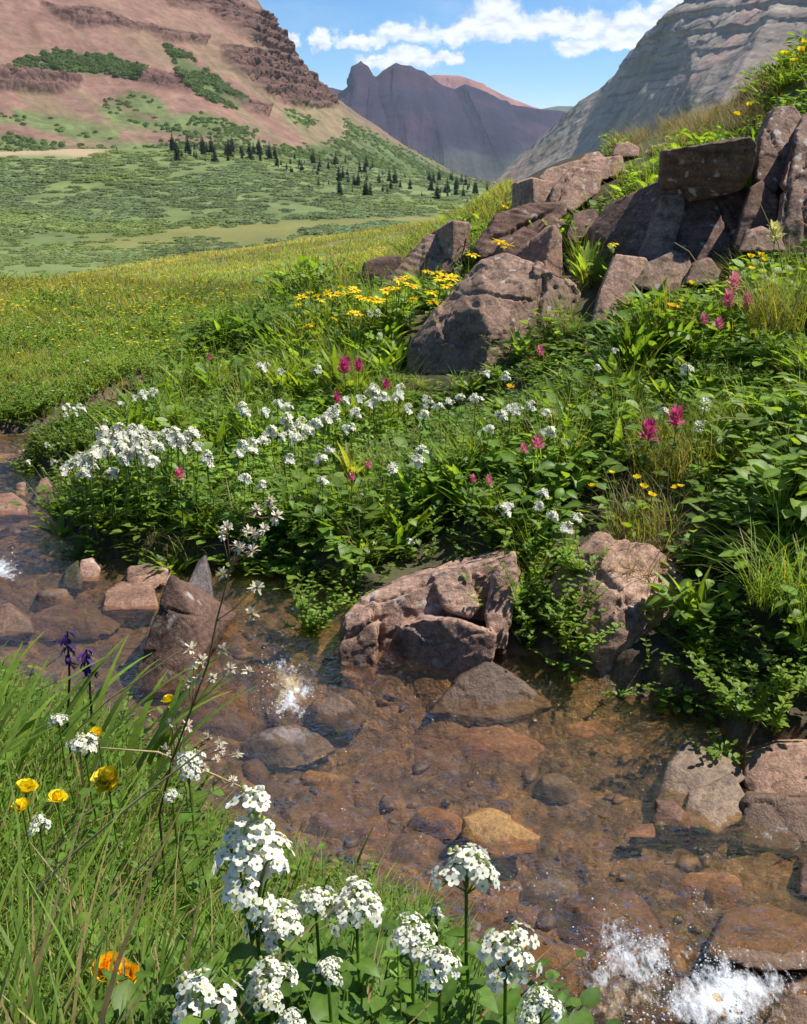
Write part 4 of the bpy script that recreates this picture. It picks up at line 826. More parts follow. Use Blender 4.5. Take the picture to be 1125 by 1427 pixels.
class TB:
    """collects leaves, blades and stems as arrays"""
    def __init__(s): s.V = []; s.F = []; s.Cc = []; s.n = 0
    def add(s, V, F, c):
        V = np.asarray(V, float); s.V.append(V); s.F.append(np.asarray(F) + s.n); s.n += len(V)
        c = np.asarray(c, float); s.Cc.append(np.broadcast_to(c, (len(V), 3)) if c.ndim == 1 else c)
    def leaf(s, o, d, up, L, W, c, prof=(.35, .95, 1, .62, .05), droop=.25, fold=.18, vein=True):
        d = np.asarray(d, float); d = d / np.linalg.norm(d); up = np.asarray(up, float)
        sd_ = np.cross(d, up); sd_ /= np.linalg.norm(sd_) + 1e-9; nn = np.cross(sd_, d)
        n = len(prof); V = []; cc = []
        for k, w_ in enumerate(prof):
            f = k / (n - 1); p = np.asarray(o) + d * L * f * (1 - .12 * droop * f) - nn * L * droop * f * f
            hw = W * .5 * w_; lift = fold * hw
            V += [p + sd_ * hw + nn * lift, p, p - sd_ * hw + nn * lift]
            b = 1.0
            cc += [np.asarray(c) * b, np.asarray(c) * (1.25 if vein else 1), np.asarray(c) * b]
        F = []
        for k in range(n - 1):
            a = 3 * k; F += [(a, a + 1, a + 4, a + 3), (a + 1, a + 2, a + 5, a + 4)]
        s.add(V, F, np.array(cc))
    def blade(s, o, d, L, W, c, bend=.6, bdir=None, n=5, tip=.08):
        d = np.asarray(d, float); d = d / np.linalg.norm(d)
        bd = np.asarray(bdir if bdir is not None else (d[0], d[1], 0), float); bd = bd / (np.linalg.norm(bd) + 1e-9)
        side = np.cross(d, (0, 0, 1.0)); 
        if np.linalg.norm(side) < .05: side = np.array([math.cos(o[0] * 999), math.sin(o[0] * 999), 0])
        side /= np.linalg.norm(side); V = []; p = np.array(o, float); cur = d.copy()
        for k in range(n + 1):
            f = k / n; hw = W * .5 * (1 - f ** 1.7 * (1 - tip))
            V += [p + side * hw, p - side * hw]
            cur = cur + bd * bend * .9 / n * (.4 + f) - np.array([0, 0, 1]) * bend * f * 1.15 / n; cur /= np.linalg.norm(cur); p = p + cur * L / n
        F = [(2 * k, 2 * k + 1, 2 * k + 3, 2 * k + 2) for k in range(n)]
        cc = np.array([np.asarray(c) * (.85 + .3 * (k // 2) / n) for k in range(2 * n + 2)])
        s.add(V, F, cc)
    def tube(s, pts, r0, r1, c, sides=4):
        pts = np.asarray(pts, float); n = len(pts); V = []
        for k in range(n):
            dd = pts[min(k + 1, n - 1)] - pts[max(k - 1, 0)]; dd /= np.linalg.norm(dd) + 1e-9
            a = np.cross(dd, (.3, .9, .2)); a /= np.linalg.norm(a) + 1e-9; b = np.cross(dd, a); r = r0 + (r1 - r0) * k / (n - 1)
            for q in range(sides):
                an = 2 * math.pi * q / sides; V.append(pts[k] + r * (math.cos(an) * a + math.sin(an) * b))
        F = [(k * sides + q, k * sides + (q + 1) % sides, (k + 1) * sides + (q + 1) % sides, (k + 1) * sides + q) for k in range(n - 1) for q in range(sides)]
        s.add(V, F, c)
    def ball(s, o, r, c, sq=(1, 1, 1), nu=6, nv=4):
        V = []; F = []
        for i in range(nv + 1):
            th = math.pi * i / nv
            for j in range(nu):
                ph = 2 * math.pi * j / nu; V.append(np.asarray(o) + r * np.array(sq) * np.array([math.sin(th) * math.cos(ph), math.sin(th) * math.sin(ph), math.cos(th)]))
        for i in range(nv):
            for j in range(nu): F.append((i * nu + j, i * nu + (j + 1) % nu, (i + 1) * nu + (j + 1) % nu, (i + 1) * nu + j))
        s.add(V, F, c)
    def arr(s): return np.concatenate(s.V), np.concatenate(s.F), np.concatenate(s.Cc)
    def mesh(s, name, mat): V, F, c = s.arr(); return mesh_np(name, V, [F], [mat], c)
rnd = random.random
def U(a, b): return a + (b - a) * rnd()
def dirv(az, el): return np.array([math.cos(az) * math.cos(el), math.sin(az) * math.cos(el), math.sin(el)])
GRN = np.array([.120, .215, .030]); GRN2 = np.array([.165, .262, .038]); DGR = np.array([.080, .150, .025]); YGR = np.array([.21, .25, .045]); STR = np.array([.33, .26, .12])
def jit(c, a=.18): return np.asarray(c) * (1 + a * (rnd() * 2 - 1)) * np.array([1 + .12 * (rnd() - .5), 1, 1 + .2 * (rnd() - .5)])
ROUND = (.30, .80, 1.0, .95, .62, .08); OVATE = (.25, .85, 1, .80, .42, .03); LANCE = (.25, .7, .95, 1, .85, .5, .04)
def t_broad(n=22, col=GRN, hmul=1.0, size=1.0):
    b = TB()
    for k in range(n):
        az = rnd() * 6.283; e = R(U(28, 82)); pl = U(.05, .15) * hmul; d = dirv(az, e); q = d * pl
        b.tube([(0, 0, 0), q * .55 + np.array([0, 0, .008]), q], .0016, .0011, jit(col) * 1.1, 3)
        az2 = az + U(-.6, .6); ld = dirv(az2, R(U(-20, 45))); L = U(.030, .054) * size
        b.leaf(q, ld, (U(-.4, .4), U(-.4, .4), 1), L, L * U(.62, .8), jit(col, .28), ROUND if rnd() < .6 else OVATE, U(.05, .45), U(.05, .4))
    return b.arr()
def t_lance(n=13, col=GRN2, hmul=1.0):
    b = TB()
    for k in range(n):
        az = rnd() * 6.283; e = R(U(48, 86)); d = dirv(az, e); L = U(.09, .18) * hmul
        o = dirv(az, 0) * U(0, .018)
        b.leaf(o, d, dirv(az + math.pi, R(30)), L, L * U(.13, .2), jit(col, .24), LANCE, U(.1, .45), U(.2, .6))
    return b.arr()
def t_grass(n=46, col=GRN2, L=(.10, .26), W=(.0018, .0034), spread=.035, bend=(.3, 1.2), straw=.08):
    b = TB()
    for k in range(n):
        az = rnd() * 6.283; e = R(U(50, 88)); r = spread * math.sqrt(rnd()); a2 = rnd() * 6.283
        c = jit(STR, .25) if rnd() < straw else jit(col, .25)
        b.blade((r * math.cos(a2), r * math.sin(a2), -.01), dirv(az, e), U(*L), U(*W), c, U(*bend), dirv(az + U(-.5, .5), 0))
    return b.arr()
def t_herb(stems=7, col=GRN2, H=(.08, .20), ls=(.010, .021)):
    b = TB()
    for k in range(stems):
        az = rnd() * 6.283; d = dirv(az, R(U(48, 85))); h = U(*H); o = dirv(az, 0) * U(0, .03); N_ = max(4, int(h / .018))
        pts = [o + d * h * f + dirv(az, 0) * .03 * f * f for f in np.linspace(0, 1, 5)]
        b.tube(pts, .0015, .0008, jit(col), 3); c0 = jit(col, .2)
        for q in range(N_):
            f = .15 + .85 * (q + rnd() * .6) / N_; p = o + d * h * f + dirv(az, 0) * .03 * f * f
            a_ = q * 2.4 + rnd()
            for s_ in (0, math.pi):
                L = U(*ls) * (1.15 - .35 * f); b.leaf(p, dirv(a_ + s_, R(U(0, 50))), (0, 0, 1), L, L * U(.6, .8), c0 * U(.85, 1.2), (.3, .95, .85, .08), U(0, .4), .2, False)
    return b.arr()
def xf_scatter(name, label, temps, pos, scale, tilt, cmul, mat, kindname='stuff', hs=None):
    """many plants as one mass: rotated, scaled, tinted copies of the given plants"""
    Vs, Fs, Cs, off = [], [], [], 0
    N_ = len(pos); which = rng.integers(0, len(temps), N_)
    for ti, (V, F, c) in enumerate(temps):
        ids = np.where(which == ti)[0]
        if not len(ids): continue
        a = rng.random(len(ids)) * 2 * math.pi; ca, sa = np.cos(a), np.sin(a); sc_ = scale[ids]; hz_ = sc_ if hs is None else hs[ids]
        X = V[None, :, 0] * ca[:, None] - V[None, :, 1] * sa[:, None]; Y = V[None, :, 0] * sa[:, None] + V[None, :, 1] * ca[:, None]
        Z = np.repeat(V[None, :, 2], len(ids), 0) * hz_[:, None]; X = X * sc_[:, None]; Y = Y * sc_[:, None]
        tx, ty = tilt[ids, 0][:, None], tilt[ids, 1][:, None]
        W_ = np.stack([X + Z * tx, Y + Z * ty, Z - .0 * X], -1) + pos[ids][:, None]
        Vs.append(W_.reshape(-1, 3)); Cs.append((c[None] * cmul[ids][:, None]).reshape(-1, 3))
        Fs.append((F[None] + (np.arange(len(ids)) * len(V))[:, None, None]).reshape(-1, F.shape[1]) + off); off += len(ids) * len(V)
    return tag(link(name, mesh_np(name, np.concatenate(Vs), [np.concatenate(Fs)], [mat], np.concatenate(Cs))), label, 'plants', kind=kindname)

# ------------------------------------------------------------------ leafy bank beyond the stream
BANK = [(90, 745), (100, 772), (200, 785), (300, 786), (400, 795), (455, 812), (500, 848), (560, 888), (700, 912), (770, 917), (830, 935), (880, 958), (960, 968), (1008, 1000), (1018, 1040), (1038, 1070)]
def bank_points(n, seed):
    r = np.random.default_rng(seed)
    x = r.uniform(-2.0, 4.6, n); y = 1.7 + (r.random(n) ** 1.25) * 7.0
    px, py = project(np.stack([x, y, ground_z(x, y)], -1))
    d = sdpoly(x, y, EDGE)
    # the right bank only: beyond the water and right of the meadow edge
    lim = np.interp(py, [380, 412, 470, 505, 545, 575, 640, 700, 760, 900], [640, 490, 330, 255, 200, 170, 110, 80, 80, 80])
    ok = (d > -.03) & (px > lim) & (px < 2300) & (py > 60) & (py < 1120) & ~((px < 850) & (py < 310) & (sdpoly(px, py, [(770, 330), (820, 250), (900, 215), (940, 240), (860, 285), (810, 345)]) > 0)) & ~((px < 720) & (py < 345)) & ((y > 2.7) | (x > .3))
    ok &= ~in_rock(x, y, .03) | ((px < 740) & (py > 600) & ~in_rock(x, y, -.03))
    return x[ok], y[ok], px[ok], py[ok], d[ok]
bx_, by_, bpx, bqy, bd_ = bank_points(45500, 5)
lump = fbm(xyz(bx_, by_) * 3.2, 3, 700)
bz_ = np.maximum(ground_z(bx_, by_), wz(by_) - .01)
ZN = dict(dry=[(838, 232), (880, 160), (1000, 130), (1080, 120), (1060, 190), (940, 205), (880, 230)],
          strip=[(770, 330), (820, 250), (900, 215), (940, 240), (860, 285), (810, 345)],
          arnica=[(420, 450), (520, 400), (620, 400), (610, 470), (570, 560), (420, 560), (330, 560)],
          tuft=[(850, 760), (870, 660), (920, 600), (1010, 600), (1010, 700), (960, 790)],
          round=[(1000, 640), (1130, 560), (1340, 560), (1340, 830), (1000, 810)],
          right=[(1000, 350), (1340, 300), (1340, 560), (1000, 480)],
          moss=[(1005, 1070), (1000, 960), (1120, 900), (1300, 900), (1300, 1120)])
wt = {}
for k, poly in ZN.items(): wt[k] = ss(14, -14, sdpoly(bpx, bqy, poly))
other = np.clip(1 - sum(wt.values()), 0, 1)
kinds = dict(broad=.34 * other + .30 * wt['right'] * .6 + .80 * wt['round'] + .10 * wt['arnica'] + .05 * wt['tuft'] + .1 * wt['strip'],
             lance=.20 * other + .25 * wt['right'] + .62 * wt['arnica'] + .12 * wt['strip'] + .06 * wt['round'] + .05 * wt['tuft'],
             grass=.16 * other + .40 * wt['right'] + .26 * wt['arnica'] + .80 * wt['tuft'] + .4 * wt['strip'] + .1 * wt['round'],
             herb=.34 * other + .05 * wt['right'] + .10 * wt['tuft'] + .35 * wt['strip'] + .08 * wt['round'] + .9 * wt['moss'],
             dry=.95 * wt['dry'] + .10 * wt['strip'] + .06 * wt['tuft'])
kn = list(kinds); KW = np.stack([kinds[k] for k in kn], -1); KW += 1e-6
KW[:, 3] += .9 * ss(.16, .02, bd_) * (bqy > 600)          # small leaved herbs along the waterline
KW[:, 0] *= (1 + .9 * fbm(xyz(bx_, by_) * 2.0, 2, 801)).clip(.15); KW[:, 2] *= (1 + 1.1 * fbm(xyz(bx_, by_) * 2.0, 2, 802)).clip(.1); KW[:, 1] *= (1 + 1.1 * fbm(xyz(bx_, by_) * 2.2, 2, 803)).clip(.1)
KW /= KW.sum(1, keepdims=True)
pick = (KW.cumsum(1) > rng.random(len(bx_))[:, None]).argmax(1)
# thin out with distance, so that the density per picture area is even
dens = np.clip((2.6 / by_) ** 1.1, .25, 1) * .52 * np.where(bpx > 1300, .6, 1)
keep = rng.random(len(bx_)) < dens
hcap = (.85 + .55 * lump) * (1 - .25 * ss(.15, .0, bd_)) * np.where(wt['moss'] > .4, .5, 1) * np.where(wt['strip'] > .4, .5, 1) * np.where(bqy < 235, .55, 1) * (1 - .45 * ss(12, -12, sdpoly(bpx, bqy, [(545, 470), (700, 520), (830, 440), (1010, 370), (1040, 420), (850, 520), (760, 590), (560, 610)]))) * (1 + .12 * (by_ > 4))
temps = dict(broad=[t_broad(23, GRN) for _ in range(4)] + [t_broad(21, GRN2) for _ in range(2)] + [t_broad(21, GRN2, 1.1, 1.1)],
             lance=[t_lance(13, GRN2) for _ in range(4)] + [t_lance(11, GRN) for _ in range(2)],
             grass=[t_grass() for _ in range(4)] + [t_grass(44, YGR, straw=.2) for _ in range(2)],
             herb=[t_herb() for _ in range(4)] + [t_herb(7, GRN) for _ in range(2)],
             dry=[t_grass(40, STR, (.10, .24), straw=.5), t_grass(36, YGR, (.08, .2), straw=.5), t_grass(30, np.array([.24, .20, .09]), (.12, .28), straw=.6)])
names = dict(broad=('ground_cover_leaves', 'mass of rounded green leaves covering the bank beyond the stream'), lance=('ground_cover_leaves', 'mass of upright lance shaped leaves filling the flowery bank'),
             grass=('bank_grass', 'fine green grass growing through the flowery bank'), herb=('ground_cover_herbs', 'small leaved bright green herbs creeping along the bank and waterline'), dry=('dry_grass', 'straw coloured dry grass along the skyline above the rocks'))
for k, nm in enumerate(kn):
    ids = np.where(keep & (pick == k))[0]
    pos = np.stack([bx_[ids], by_[ids], bz_[ids] - .01], -1); n = len(ids)
    sc_ = rng.uniform(.8, 1.25, n) * np.clip(hcap[ids], .3, 1.5) ** .5 * (1 + .10 * np.maximum(by_[ids] - 3.5, 0))
    hs = sc_ * np.clip(hcap[ids], .35, 1.4) * (1.15 if nm in ('grass', 'dry') else 1)
    cm = rng.uniform(.8, 1.2, n)[:, None] * (1 + .25 * fbm(pos * 2.5, 2, 811)[:, None]) * np.array([[1, 1, 1]])
    xf_scatter(*names[nm], temps[nm], pos, sc_, rng.normal(0, .12, (n, 2)) + np.array([-.05, -.10]), cm, STRAW if nm == 'dry' else (GRASS if nm == 'grass' else LEAF), hs=hs)

# ------------------------------------------------------------------ meadow grass and the near bank
def meadow_points(n, y0, y1, seed):
    r = np.random.default_rng(seed)
    y = y0 * (y1 / y0) ** r.random(n); x = (r.uniform(-420, 700, n) - 562.5) / FOC * y / .96
    z = ground_z(x, y); px, py = project(np.stack([x, y, z], -1)); d = sdpoly(x, y, EDGE)
    lim = np.interp(py, [300, 380, 412, 470, 505, 545, 575, 640], [720, 640, 500, 345, 275, 215, 185, 130])
    isl = np.hypot((x - ISL[0]) / .19, (y - ISL[1]) / .40) < .98
    ok = ((d > .02) & (px < lim) | isl) & (y > 3.0)
    return np.stack([x, y, z], -1)[ok], px[ok], py[ok], isl[ok]
tm = [t_grass(16, GRN2 * 1.15, (.025, .07), (.0028, .005), .035, (.2, .9), .06) for _ in range(4)]
tm2 = [t_grass(15, YGR * 1.25, (.03, .075), (.003, .005), .04, (.2, .9), .22) for _ in range(4)]
th = [t_herb(4, GRN2, (.03, .07), (.009, .018)) for _ in range(3)]
pos, px, py, isl = meadow_points(21500, 4.0, 9.0, 11)
dryness = np.clip(.25 + .8 * fbm(pos * .9, 3, 900) + .5 * ss(520, 430, py) - .4 * (py > 545), 0, 1); dryness[isl] = 0
sel = rng.random(len(pos)) < dryness
for nm, lb, m_, tp in (('meadow_grass', 'short bright green grass of the meadow beside the stream', ~sel, tm + th), ('meadow_grass', 'yellowing grass of the meadow rising behind the stream', sel, tm2)):
    ids = np.where(m_)[0]; n = len(ids); sc_ = rng.uniform(.7, 1.3, n) * (1 + .10 * (pos[ids, 1] - 4)) * np.where(isl[ids], 1.1, 1)
    xf_scatter(nm, lb, tp, pos[ids], sc_, rng.normal(0, .12, (n, 2)), rng.uniform(.8, 1.2, n)[:, None] * (1 + .3 * fbm(pos[ids] * 1.2, 2, 901)[:, None]) * np.ones((1, 3)), GRASS)
tf = [t_grass(9, np.array([.225, .30, .06]), (.03, .065), (.008, .014), .10, (.2, .9), .15) for _ in range(4)]
pos, px, py, isl = meadow_points(24000, 8.5, 34, 12)
n = len(pos); sc_ = rng.uniform(.7, 1.3, n) * (pos[:, 1] / 10) ** .45
xf_scatter('meadow_grass', 'dry yellow green grass on the far swell of the meadow', tf, pos, sc_, rng.normal(0, .1, (n, 2)), rng.uniform(.75, 1.2, n)[:, None] * (1 + .5 * fbm(pos * .5, 3, 902)[:, None]) * (np.ones((1, 3)) + np.array([[.35, .1, .2]]) * ss(0, .5, fbm(pos * .3, 2, 903))[:, None]), GRASS)

# near bank: capped so that the tops follow the grassy outline against the water
def near_points(n, seed):
    r = np.random.default_rng(seed)
    x = r.uniform(-1.9, .45, n); y = r.uniform(.5, 3.0, n); d = sdpoly(x, y, EDGE)
    ok = (d > -.015) & (y < 2.75) & (x < .5 - .12 * y) & (np.abs(x / y) < .62); x, y, d = x[ok], y[ok], d[ok]
    z = ground_z(x, y); px, py = project(np.stack([x, y, z], -1)); return np.stack([x, y, z], -1), px, py, d
def topline(px): return np.interp(px, [-300, 0, 60, 130, 190, 230, 300, 380, 440, 520, 590, 650, 720, 800], [880, 905, 930, 955, 985, 1075, 1120, 1150, 1165, 1200, 1225, 1290, 1400, 1500])
pos, px, py, d = near_points(8600, 21)
hmax = (py - topline(px)) * pos[:, 1] / FOC * .98
tg = [t_grass(25, GRN2 * 1.08, (.12, .27), (.0028, .0065), .04, (.3, 1.3), .2) for _ in range(5)] + [t_grass(26, GRN, (.10, .24), (.004, .0080), .04, (.3, 1.2), .1) for _ in range(3)]
tl_ = [t_lance(10, GRN, .75) for _ in range(3)]; tb_ = [t_broad(14, GRN, 1, .62) for _ in range(3)]; te_ = [t_herb(6, GRN) for _ in range(3)]
u_ = rng.random(len(pos))
for nm, lb, tp, m_, base in (('near_grass', 'long fine grass on the near bank in front of the water', tg, u_ < .62, .24), ('near_leaves', 'lance shaped green leaves among the grass of the near bank', tl_, (u_ > .74) & (u_ < .79), .17),
                             ('near_leaves', 'rounded green leaves low in the grass of the near bank', tb_, (u_ > .79) & (u_ < .88), .15), ('near_herbs', 'small leaved herbs low in the grass of the near bank', te_, u_ > .88, .16)):
    m2 = m_ & (hmax > .03); ids = np.where(m2)[0]; n = len(ids)
    lim = np.clip(hmax[ids] * rng.uniform(.75, 1.12, n) / base, .25, 1.15); sc_ = np.clip(lim, .55, 1.1) * rng.uniform(.85, 1.1, n)
    xf_scatter(nm, lb, tp, pos[ids] - np.array([0, 0, .01]), sc_, rng.normal(0, .15, (n, 2)), rng.uniform(.75, 1.15, n)[:, None] * (1 + .25 * fbm(pos[ids] * 3, 2, 911)[:, None]) * np.ones((1, 3)), LEAF if 'leaves' in nm or 'herbs' in nm else GRASS, hs=lim)

# leaves crowding under the near white flowers
r = np.random.default_rng(44); x = r.uniform(-.32, .12, 700); y = r.uniform(.55, 1.25, 700); z = ground_z(x, y); pos = np.stack([x, y, z], -1); px, py = project(pos)
top = np.interp(px, [200, 300, 400, 500, 560, 640, 700, 780], [1420, 1330, 1290, 1290, 1300, 1330, 1370, 1440]) + r.uniform(0, 130, 700)
hm = (py - top) * y / FOC * 1.0; ok = (hm > .05) & (px > 200) & (px < 770) & (sdpoly(x, y, EDGE) > -.02); ids = np.where(ok)[0]; n = len(ids)
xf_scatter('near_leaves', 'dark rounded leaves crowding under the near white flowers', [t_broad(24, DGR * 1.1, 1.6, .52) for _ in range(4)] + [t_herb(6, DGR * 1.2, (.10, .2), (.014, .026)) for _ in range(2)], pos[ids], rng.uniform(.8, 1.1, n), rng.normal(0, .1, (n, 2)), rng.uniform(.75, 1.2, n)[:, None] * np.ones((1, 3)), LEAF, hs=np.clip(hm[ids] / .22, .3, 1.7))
# stones lying loose on the bed
def pebble(seed):
    r = np.random.default_rng(seed); b = TB(); b.ball((0, 0, 0), 1.0, np.array([1, 1, 1.]), (1, r.uniform(.6, .9), r.uniform(.35, .6)), 9, 6)
    V, F, c = b.arr(); V = V * (1 + .55 * facet(V * 1.1, seed)[:, None] + .12 * fbm(V * 2.5, 2, seed)[:, None]); return V, F, c
r = np.random.default_rng(45); x = r.uniform(-2.6, 1.3, 9000); y = .9 + 4.0 * r.random(9000) ** 1.3; d = sdpoly(x, y, EDGE); dn = fbm(xyz(x, y) * 2.2, 3, 970)
ok = (d < -.01) & (r.random(9000) < np.clip(.10 + 1.2 * dn, .03, .8)) & ~in_rock(x, y, .0); x, y = x[ok], y[ok]; n = len(x); z = np.minimum(ground_z(x, y), wz(y) - .01)
pc = np.array([(.13, .085, .055), (.10, .065, .045), (.17, .105, .065), (.09, .072, .06), (.19, .12, .06), (.07, .05, .04), (.15, .10, .08)])[r.integers(0, 7, n)] * r.uniform(.7, 1.25, n)[:, None]
PEB, t = newmat('pebble'); vc = t.n('ShaderNodeVertexColor', layer_name='Col'); geo = t.n('ShaderNodeNewGeometry'); na = t.noise(geo.outputs['Position'], 60, 5, .7)
bs = t.n('ShaderNodeBsdfPrincipled', i_Roughness=.5); t.l(t.mixc(1, vc.outputs[0], t.ramp(na, [(.3, .6), (.7, 1.4)]), 'MULTIPLY'), bs.inputs['Base Color']); bp = t.n('ShaderNodeBump', i_Strength=.6, i_Distance=.006); t.l(na, bp.inputs['Height']); t.l(bp.outputs[0], bs.inputs['Normal'])
o_ = t.n('ShaderNodeOutputMaterial'); t.l(bs.outputs[0], o_.inputs[0])
xf_scatter('stream_pebbles', 'brown pebbles and small stones covering the stream bed', [pebble(k) for k in range(6)], np.stack([x, y, z + .002], -1), .005 + .022 * r.random(n) ** 3, rng.normal(0, .1, (n, 2)), pc, PEB)
# ------------------------------------------------------------------ flowers, each one a plant of its own
def head_on_ray(px, py, h, y0=1.0, y1=14.0):
    a, b, c = ray(px, py); s = np.geomspace(y0 / b, y1 / b, 500)
    g_ = ground_z(a * s, b * s); hh = CAMH + c * s - g_
    k = np.argmax(hh < h) if (hh < h).any() else int(np.argmin(hh))
    return np.array([a * s[k], b * s[k], CAMH + c * s[k]]), g_[k]
WHITE = np.array([.80, .80, .70]); YEL = np.array([.86, .66, .02]); ORA = np.array([.82, .36, .01]); MAG = np.array([.55, .07, .22]); PINK = np.array([.70, .21, .32]); CREAM = np.array([.62, .60, .25]); VIO = np.array([.075, .035, .17])
def floret(b, o, nrm, r, c, detail):
    nrm = np.asarray(nrm, float); nrm /= np.linalg.norm(nrm); a = np.cross(nrm, (.31, .77, .2)); a /= np.linalg.norm(a); d2 = np.cross(nrm, a); ph = rnd() * 1.57
    for k in range(4):
        an = ph + k * math.pi / 2 + U(-.12, .12); d = math.cos(an) * a + math.sin(an) * d2
        if detail: b.leaf(np.asarray(o), d + nrm * U(.05, .35), nrm, r, r * U(.8, .95), jit(c, .05), (.3, .75, 1, .98, .55), U(.0, .35), .12, False)
        else:
            s_ = np.cross(d, nrm); e = np.asarray(o); q = d * r + nrm * r * U(0, .35)
            b.add([e, e + q * .62 + s_ * r * .42, e + q, e + q * .62 - s_ * r * .42], [(0, 1, 2, 3)], jit(c, .06))
    if detail: b.ball(np.asarray(o) + nrm * r * .12, r * .2, np.array([.42, .45, .08]), nu=5, nv=3)
def white_head(n, R_, tall, detail, fr):
    """several small umbels crowded together, uneven, with buds at the top"""
    b = TB(); st = TB(); m = max(4, int(n / 8)); subs = []
    for k in range(m):
        f = (k + .4) / m; a = k * 2.4 + U(-.4, .4); rr_ = R_ * .80 * math.sqrt(f) * U(.5, 1.35)
        subs.append(np.array([rr_ * math.cos(a), rr_ * math.sin(a), R_ * tall * (1.0 - 1.35 * f) * U(.5, 1.25)]))
    for k in range(n):
        s_ = subs[k % m]; q = (k // m + .5) / (n / m); th = math.acos(1 - 1.05 * q); ph = k * 2.4 + U(-.5, .5)
        nd = np.array([math.sin(th) * math.cos(ph), math.sin(th) * math.sin(ph), math.cos(th) * .75]); rs = R_ * .46 * U(.6, 1.25)
        o = s_ + nd * rs; o_n = nd + s_ / R_ * .55 + np.array([0, 0, .3])
        floret(b, o, o_n, fr * U(.75, 1.2), WHITE, detail)
        st.tube([(0, 0, -R_ * tall * 1.0), s_ * .6 + np.array([0, 0, -R_ * .25]), s_, o], .0008, .0005, jit(GRN2), 3)
    for k in range(max(4, n // 5)): s_ = subs[int(rnd() * min(3, m))]; q = s_ + np.array([U(-.3, .3) * R_, U(-.3, .3) * R_, R_ * U(.3, .5)]); b.ball(q, fr * .36, np.array([.50, .55, .20]) if rnd() < .6 else WHITE * .95, (1, 1, 1.3), nu=5, nv=3)
    return b.mesh('flower_head', PETAL), st.mesh('flower_stalks', STEM)
HEADS = [white_head(32, .017, .8, False, .0062) for _ in range(5)] + [white_head(40, .017, 1.5, False, .0062) for _ in range(2)]
def stem_mesh(h, leaves, col, r=.0022, ls=(.02, .04), lean=.08):
    b = TB(); d = np.array([U(-lean, lean), U(-lean, lean), 1]); pts = [(0, 0, -.02)] + [d * h * f + np.array([.012 * math.sin(f * 5), 0, 0]) for f in (.25, .5, .75, 1)]
    off = np.asarray(pts[-1]) * np.array([1, 1, 0]); pts = [np.asarray(q) - off * min(1, max(0, q[2] / h)) for q in pts]
    b.tube(pts, r, r * .7, col, 4)
    for k in range(leaves):
        f = .15 + .7 * (k + rnd()) / leaves; az = k * 2.4 + rnd(); L = U(*ls); b.leaf(np.array([0, 0, h * f]), dirv(az, R(U(10, 50))), (0, 0, 1), L, L * U(.5, .75), jit(col, .2) * 1.1, OVATE, U(.2, .6), .2)
    return b.mesh('stem', LEAF)
STEMS = [stem_mesh(.2, 9, GRN2) for _ in range(4)]
def thing(name, label, cat, loc, group=None):
    o = bpy.data.objects.new(name, None); C.objects.link(o); o.location = [float(v) for v in loc]; o.empty_display_size = .02
    return tag(o, label, cat, group)
def plant_at(name, label, cat, px, py, h, parts, size=1.0, group=None, tilt=None, Y=None):
    """parts: (name, mesh, at_head); the head sits on the sight line of the pixel, h above the ground"""
    if Y is None: hd, g_ = head_on_ray(px, py, h)
    else: hd = P(px, py, Y); g_ = float(ground_z(hd[0:1], hd[1:2])[0])
    hh = max(hd[2] - g_, .03)
    t_ = thing(name, label, cat, (hd[0], hd[1], g_), group)
    for nm, me, at in parts:
        o = link(nm, me, t_)
        if at: o.location = (0, 0, hh); o.scale = (size,) * 3; o.rotation_euler = tilt if tilt else (U(-.25, .15), U(-.2, .2), rnd() * 6.28)
        else: o.scale = (1, 1, hh / .2); o.rotation_euler = (0, 0, rnd() * 6.28)
    return t_
def slant(px, py, h): hd, _ = head_on_ray(px, py, h); return float(np.linalg.norm(hd - np.array([0, 0, CAMH])))
def white(px, py, w, label, group, h=.26, tall=None, Y=None):
    w *= 1.3
    k = int(rnd() * 5) if not tall else 5 + int(rnd() * 2); hm, sm = HEADS[k]
    sc_ = w * slant(px, py, h) / FOC / .044
    plant_at('white_bittercress', label, 'flower', px, py, h, [('stem', STEMS[int(rnd() * 4)], False), ('flower_head', hm, True), ('flower_stalks', sm, True)], sc_, group, Y=Y)
W1 = [(100, 652), (118, 642), (137, 634), (142, 622), (155, 630), (166, 602), (182, 606), (186, 622), (200, 617), (215, 611), (231, 610), (246, 606), (261, 614), (271, 606), (286, 642), (276, 622), (205, 642), (160, 662), (176, 642), (225, 626), (196, 600), (240, 622), (150, 616), (130, 648), (211, 630), (192, 632), (172, 618), (256, 628), (124, 660), (90, 660), (250, 616), (170, 630)]
for q in W1 + [(q[0] + U(-9, 9), q[1] + U(-7, 7)) for q in W1[2:30:2]]: white(q[0] + U(-3, 3), q[1] + U(-3, 3), U(17, 25), 'white bittercress in the dense drift on the leafy point of the bank', 'white flowers of the dense drift', U(.22, .28))
W2 = [(345, 628), (355, 616), (336, 622), (377, 606), (341, 670), (366, 680), (405, 643), (447, 640), (461, 628), (450, 672), (346, 578), (371, 576), (398, 568), (399, 590), (407, 602), (421, 598), (441, 590), (459, 581), (470, 571), (481, 561), (495, 574), (503, 557), (521, 551), (546, 560), (556, 556), (571, 574), (490, 600), (586, 634), (584, 648), (548, 655), (512, 566), (430, 606), (415, 612), (468, 584), (395, 612), (352, 632), (366, 618), (330, 634), (532, 556), (452, 592)]
for q in W2 + [(q[0] + U(-10, 10), q[1] + U(-8, 8)) for q in W2[10:34:2]]: white(q[0] + U(-3, 3), q[1] + U(-3, 3), U(15, 23), 'white bittercress in the loose sweep across the middle of the leafy bank', 'white flowers of the loose sweep', U(.2, .26), tall=q[1] > 630 and q[0] > 580)
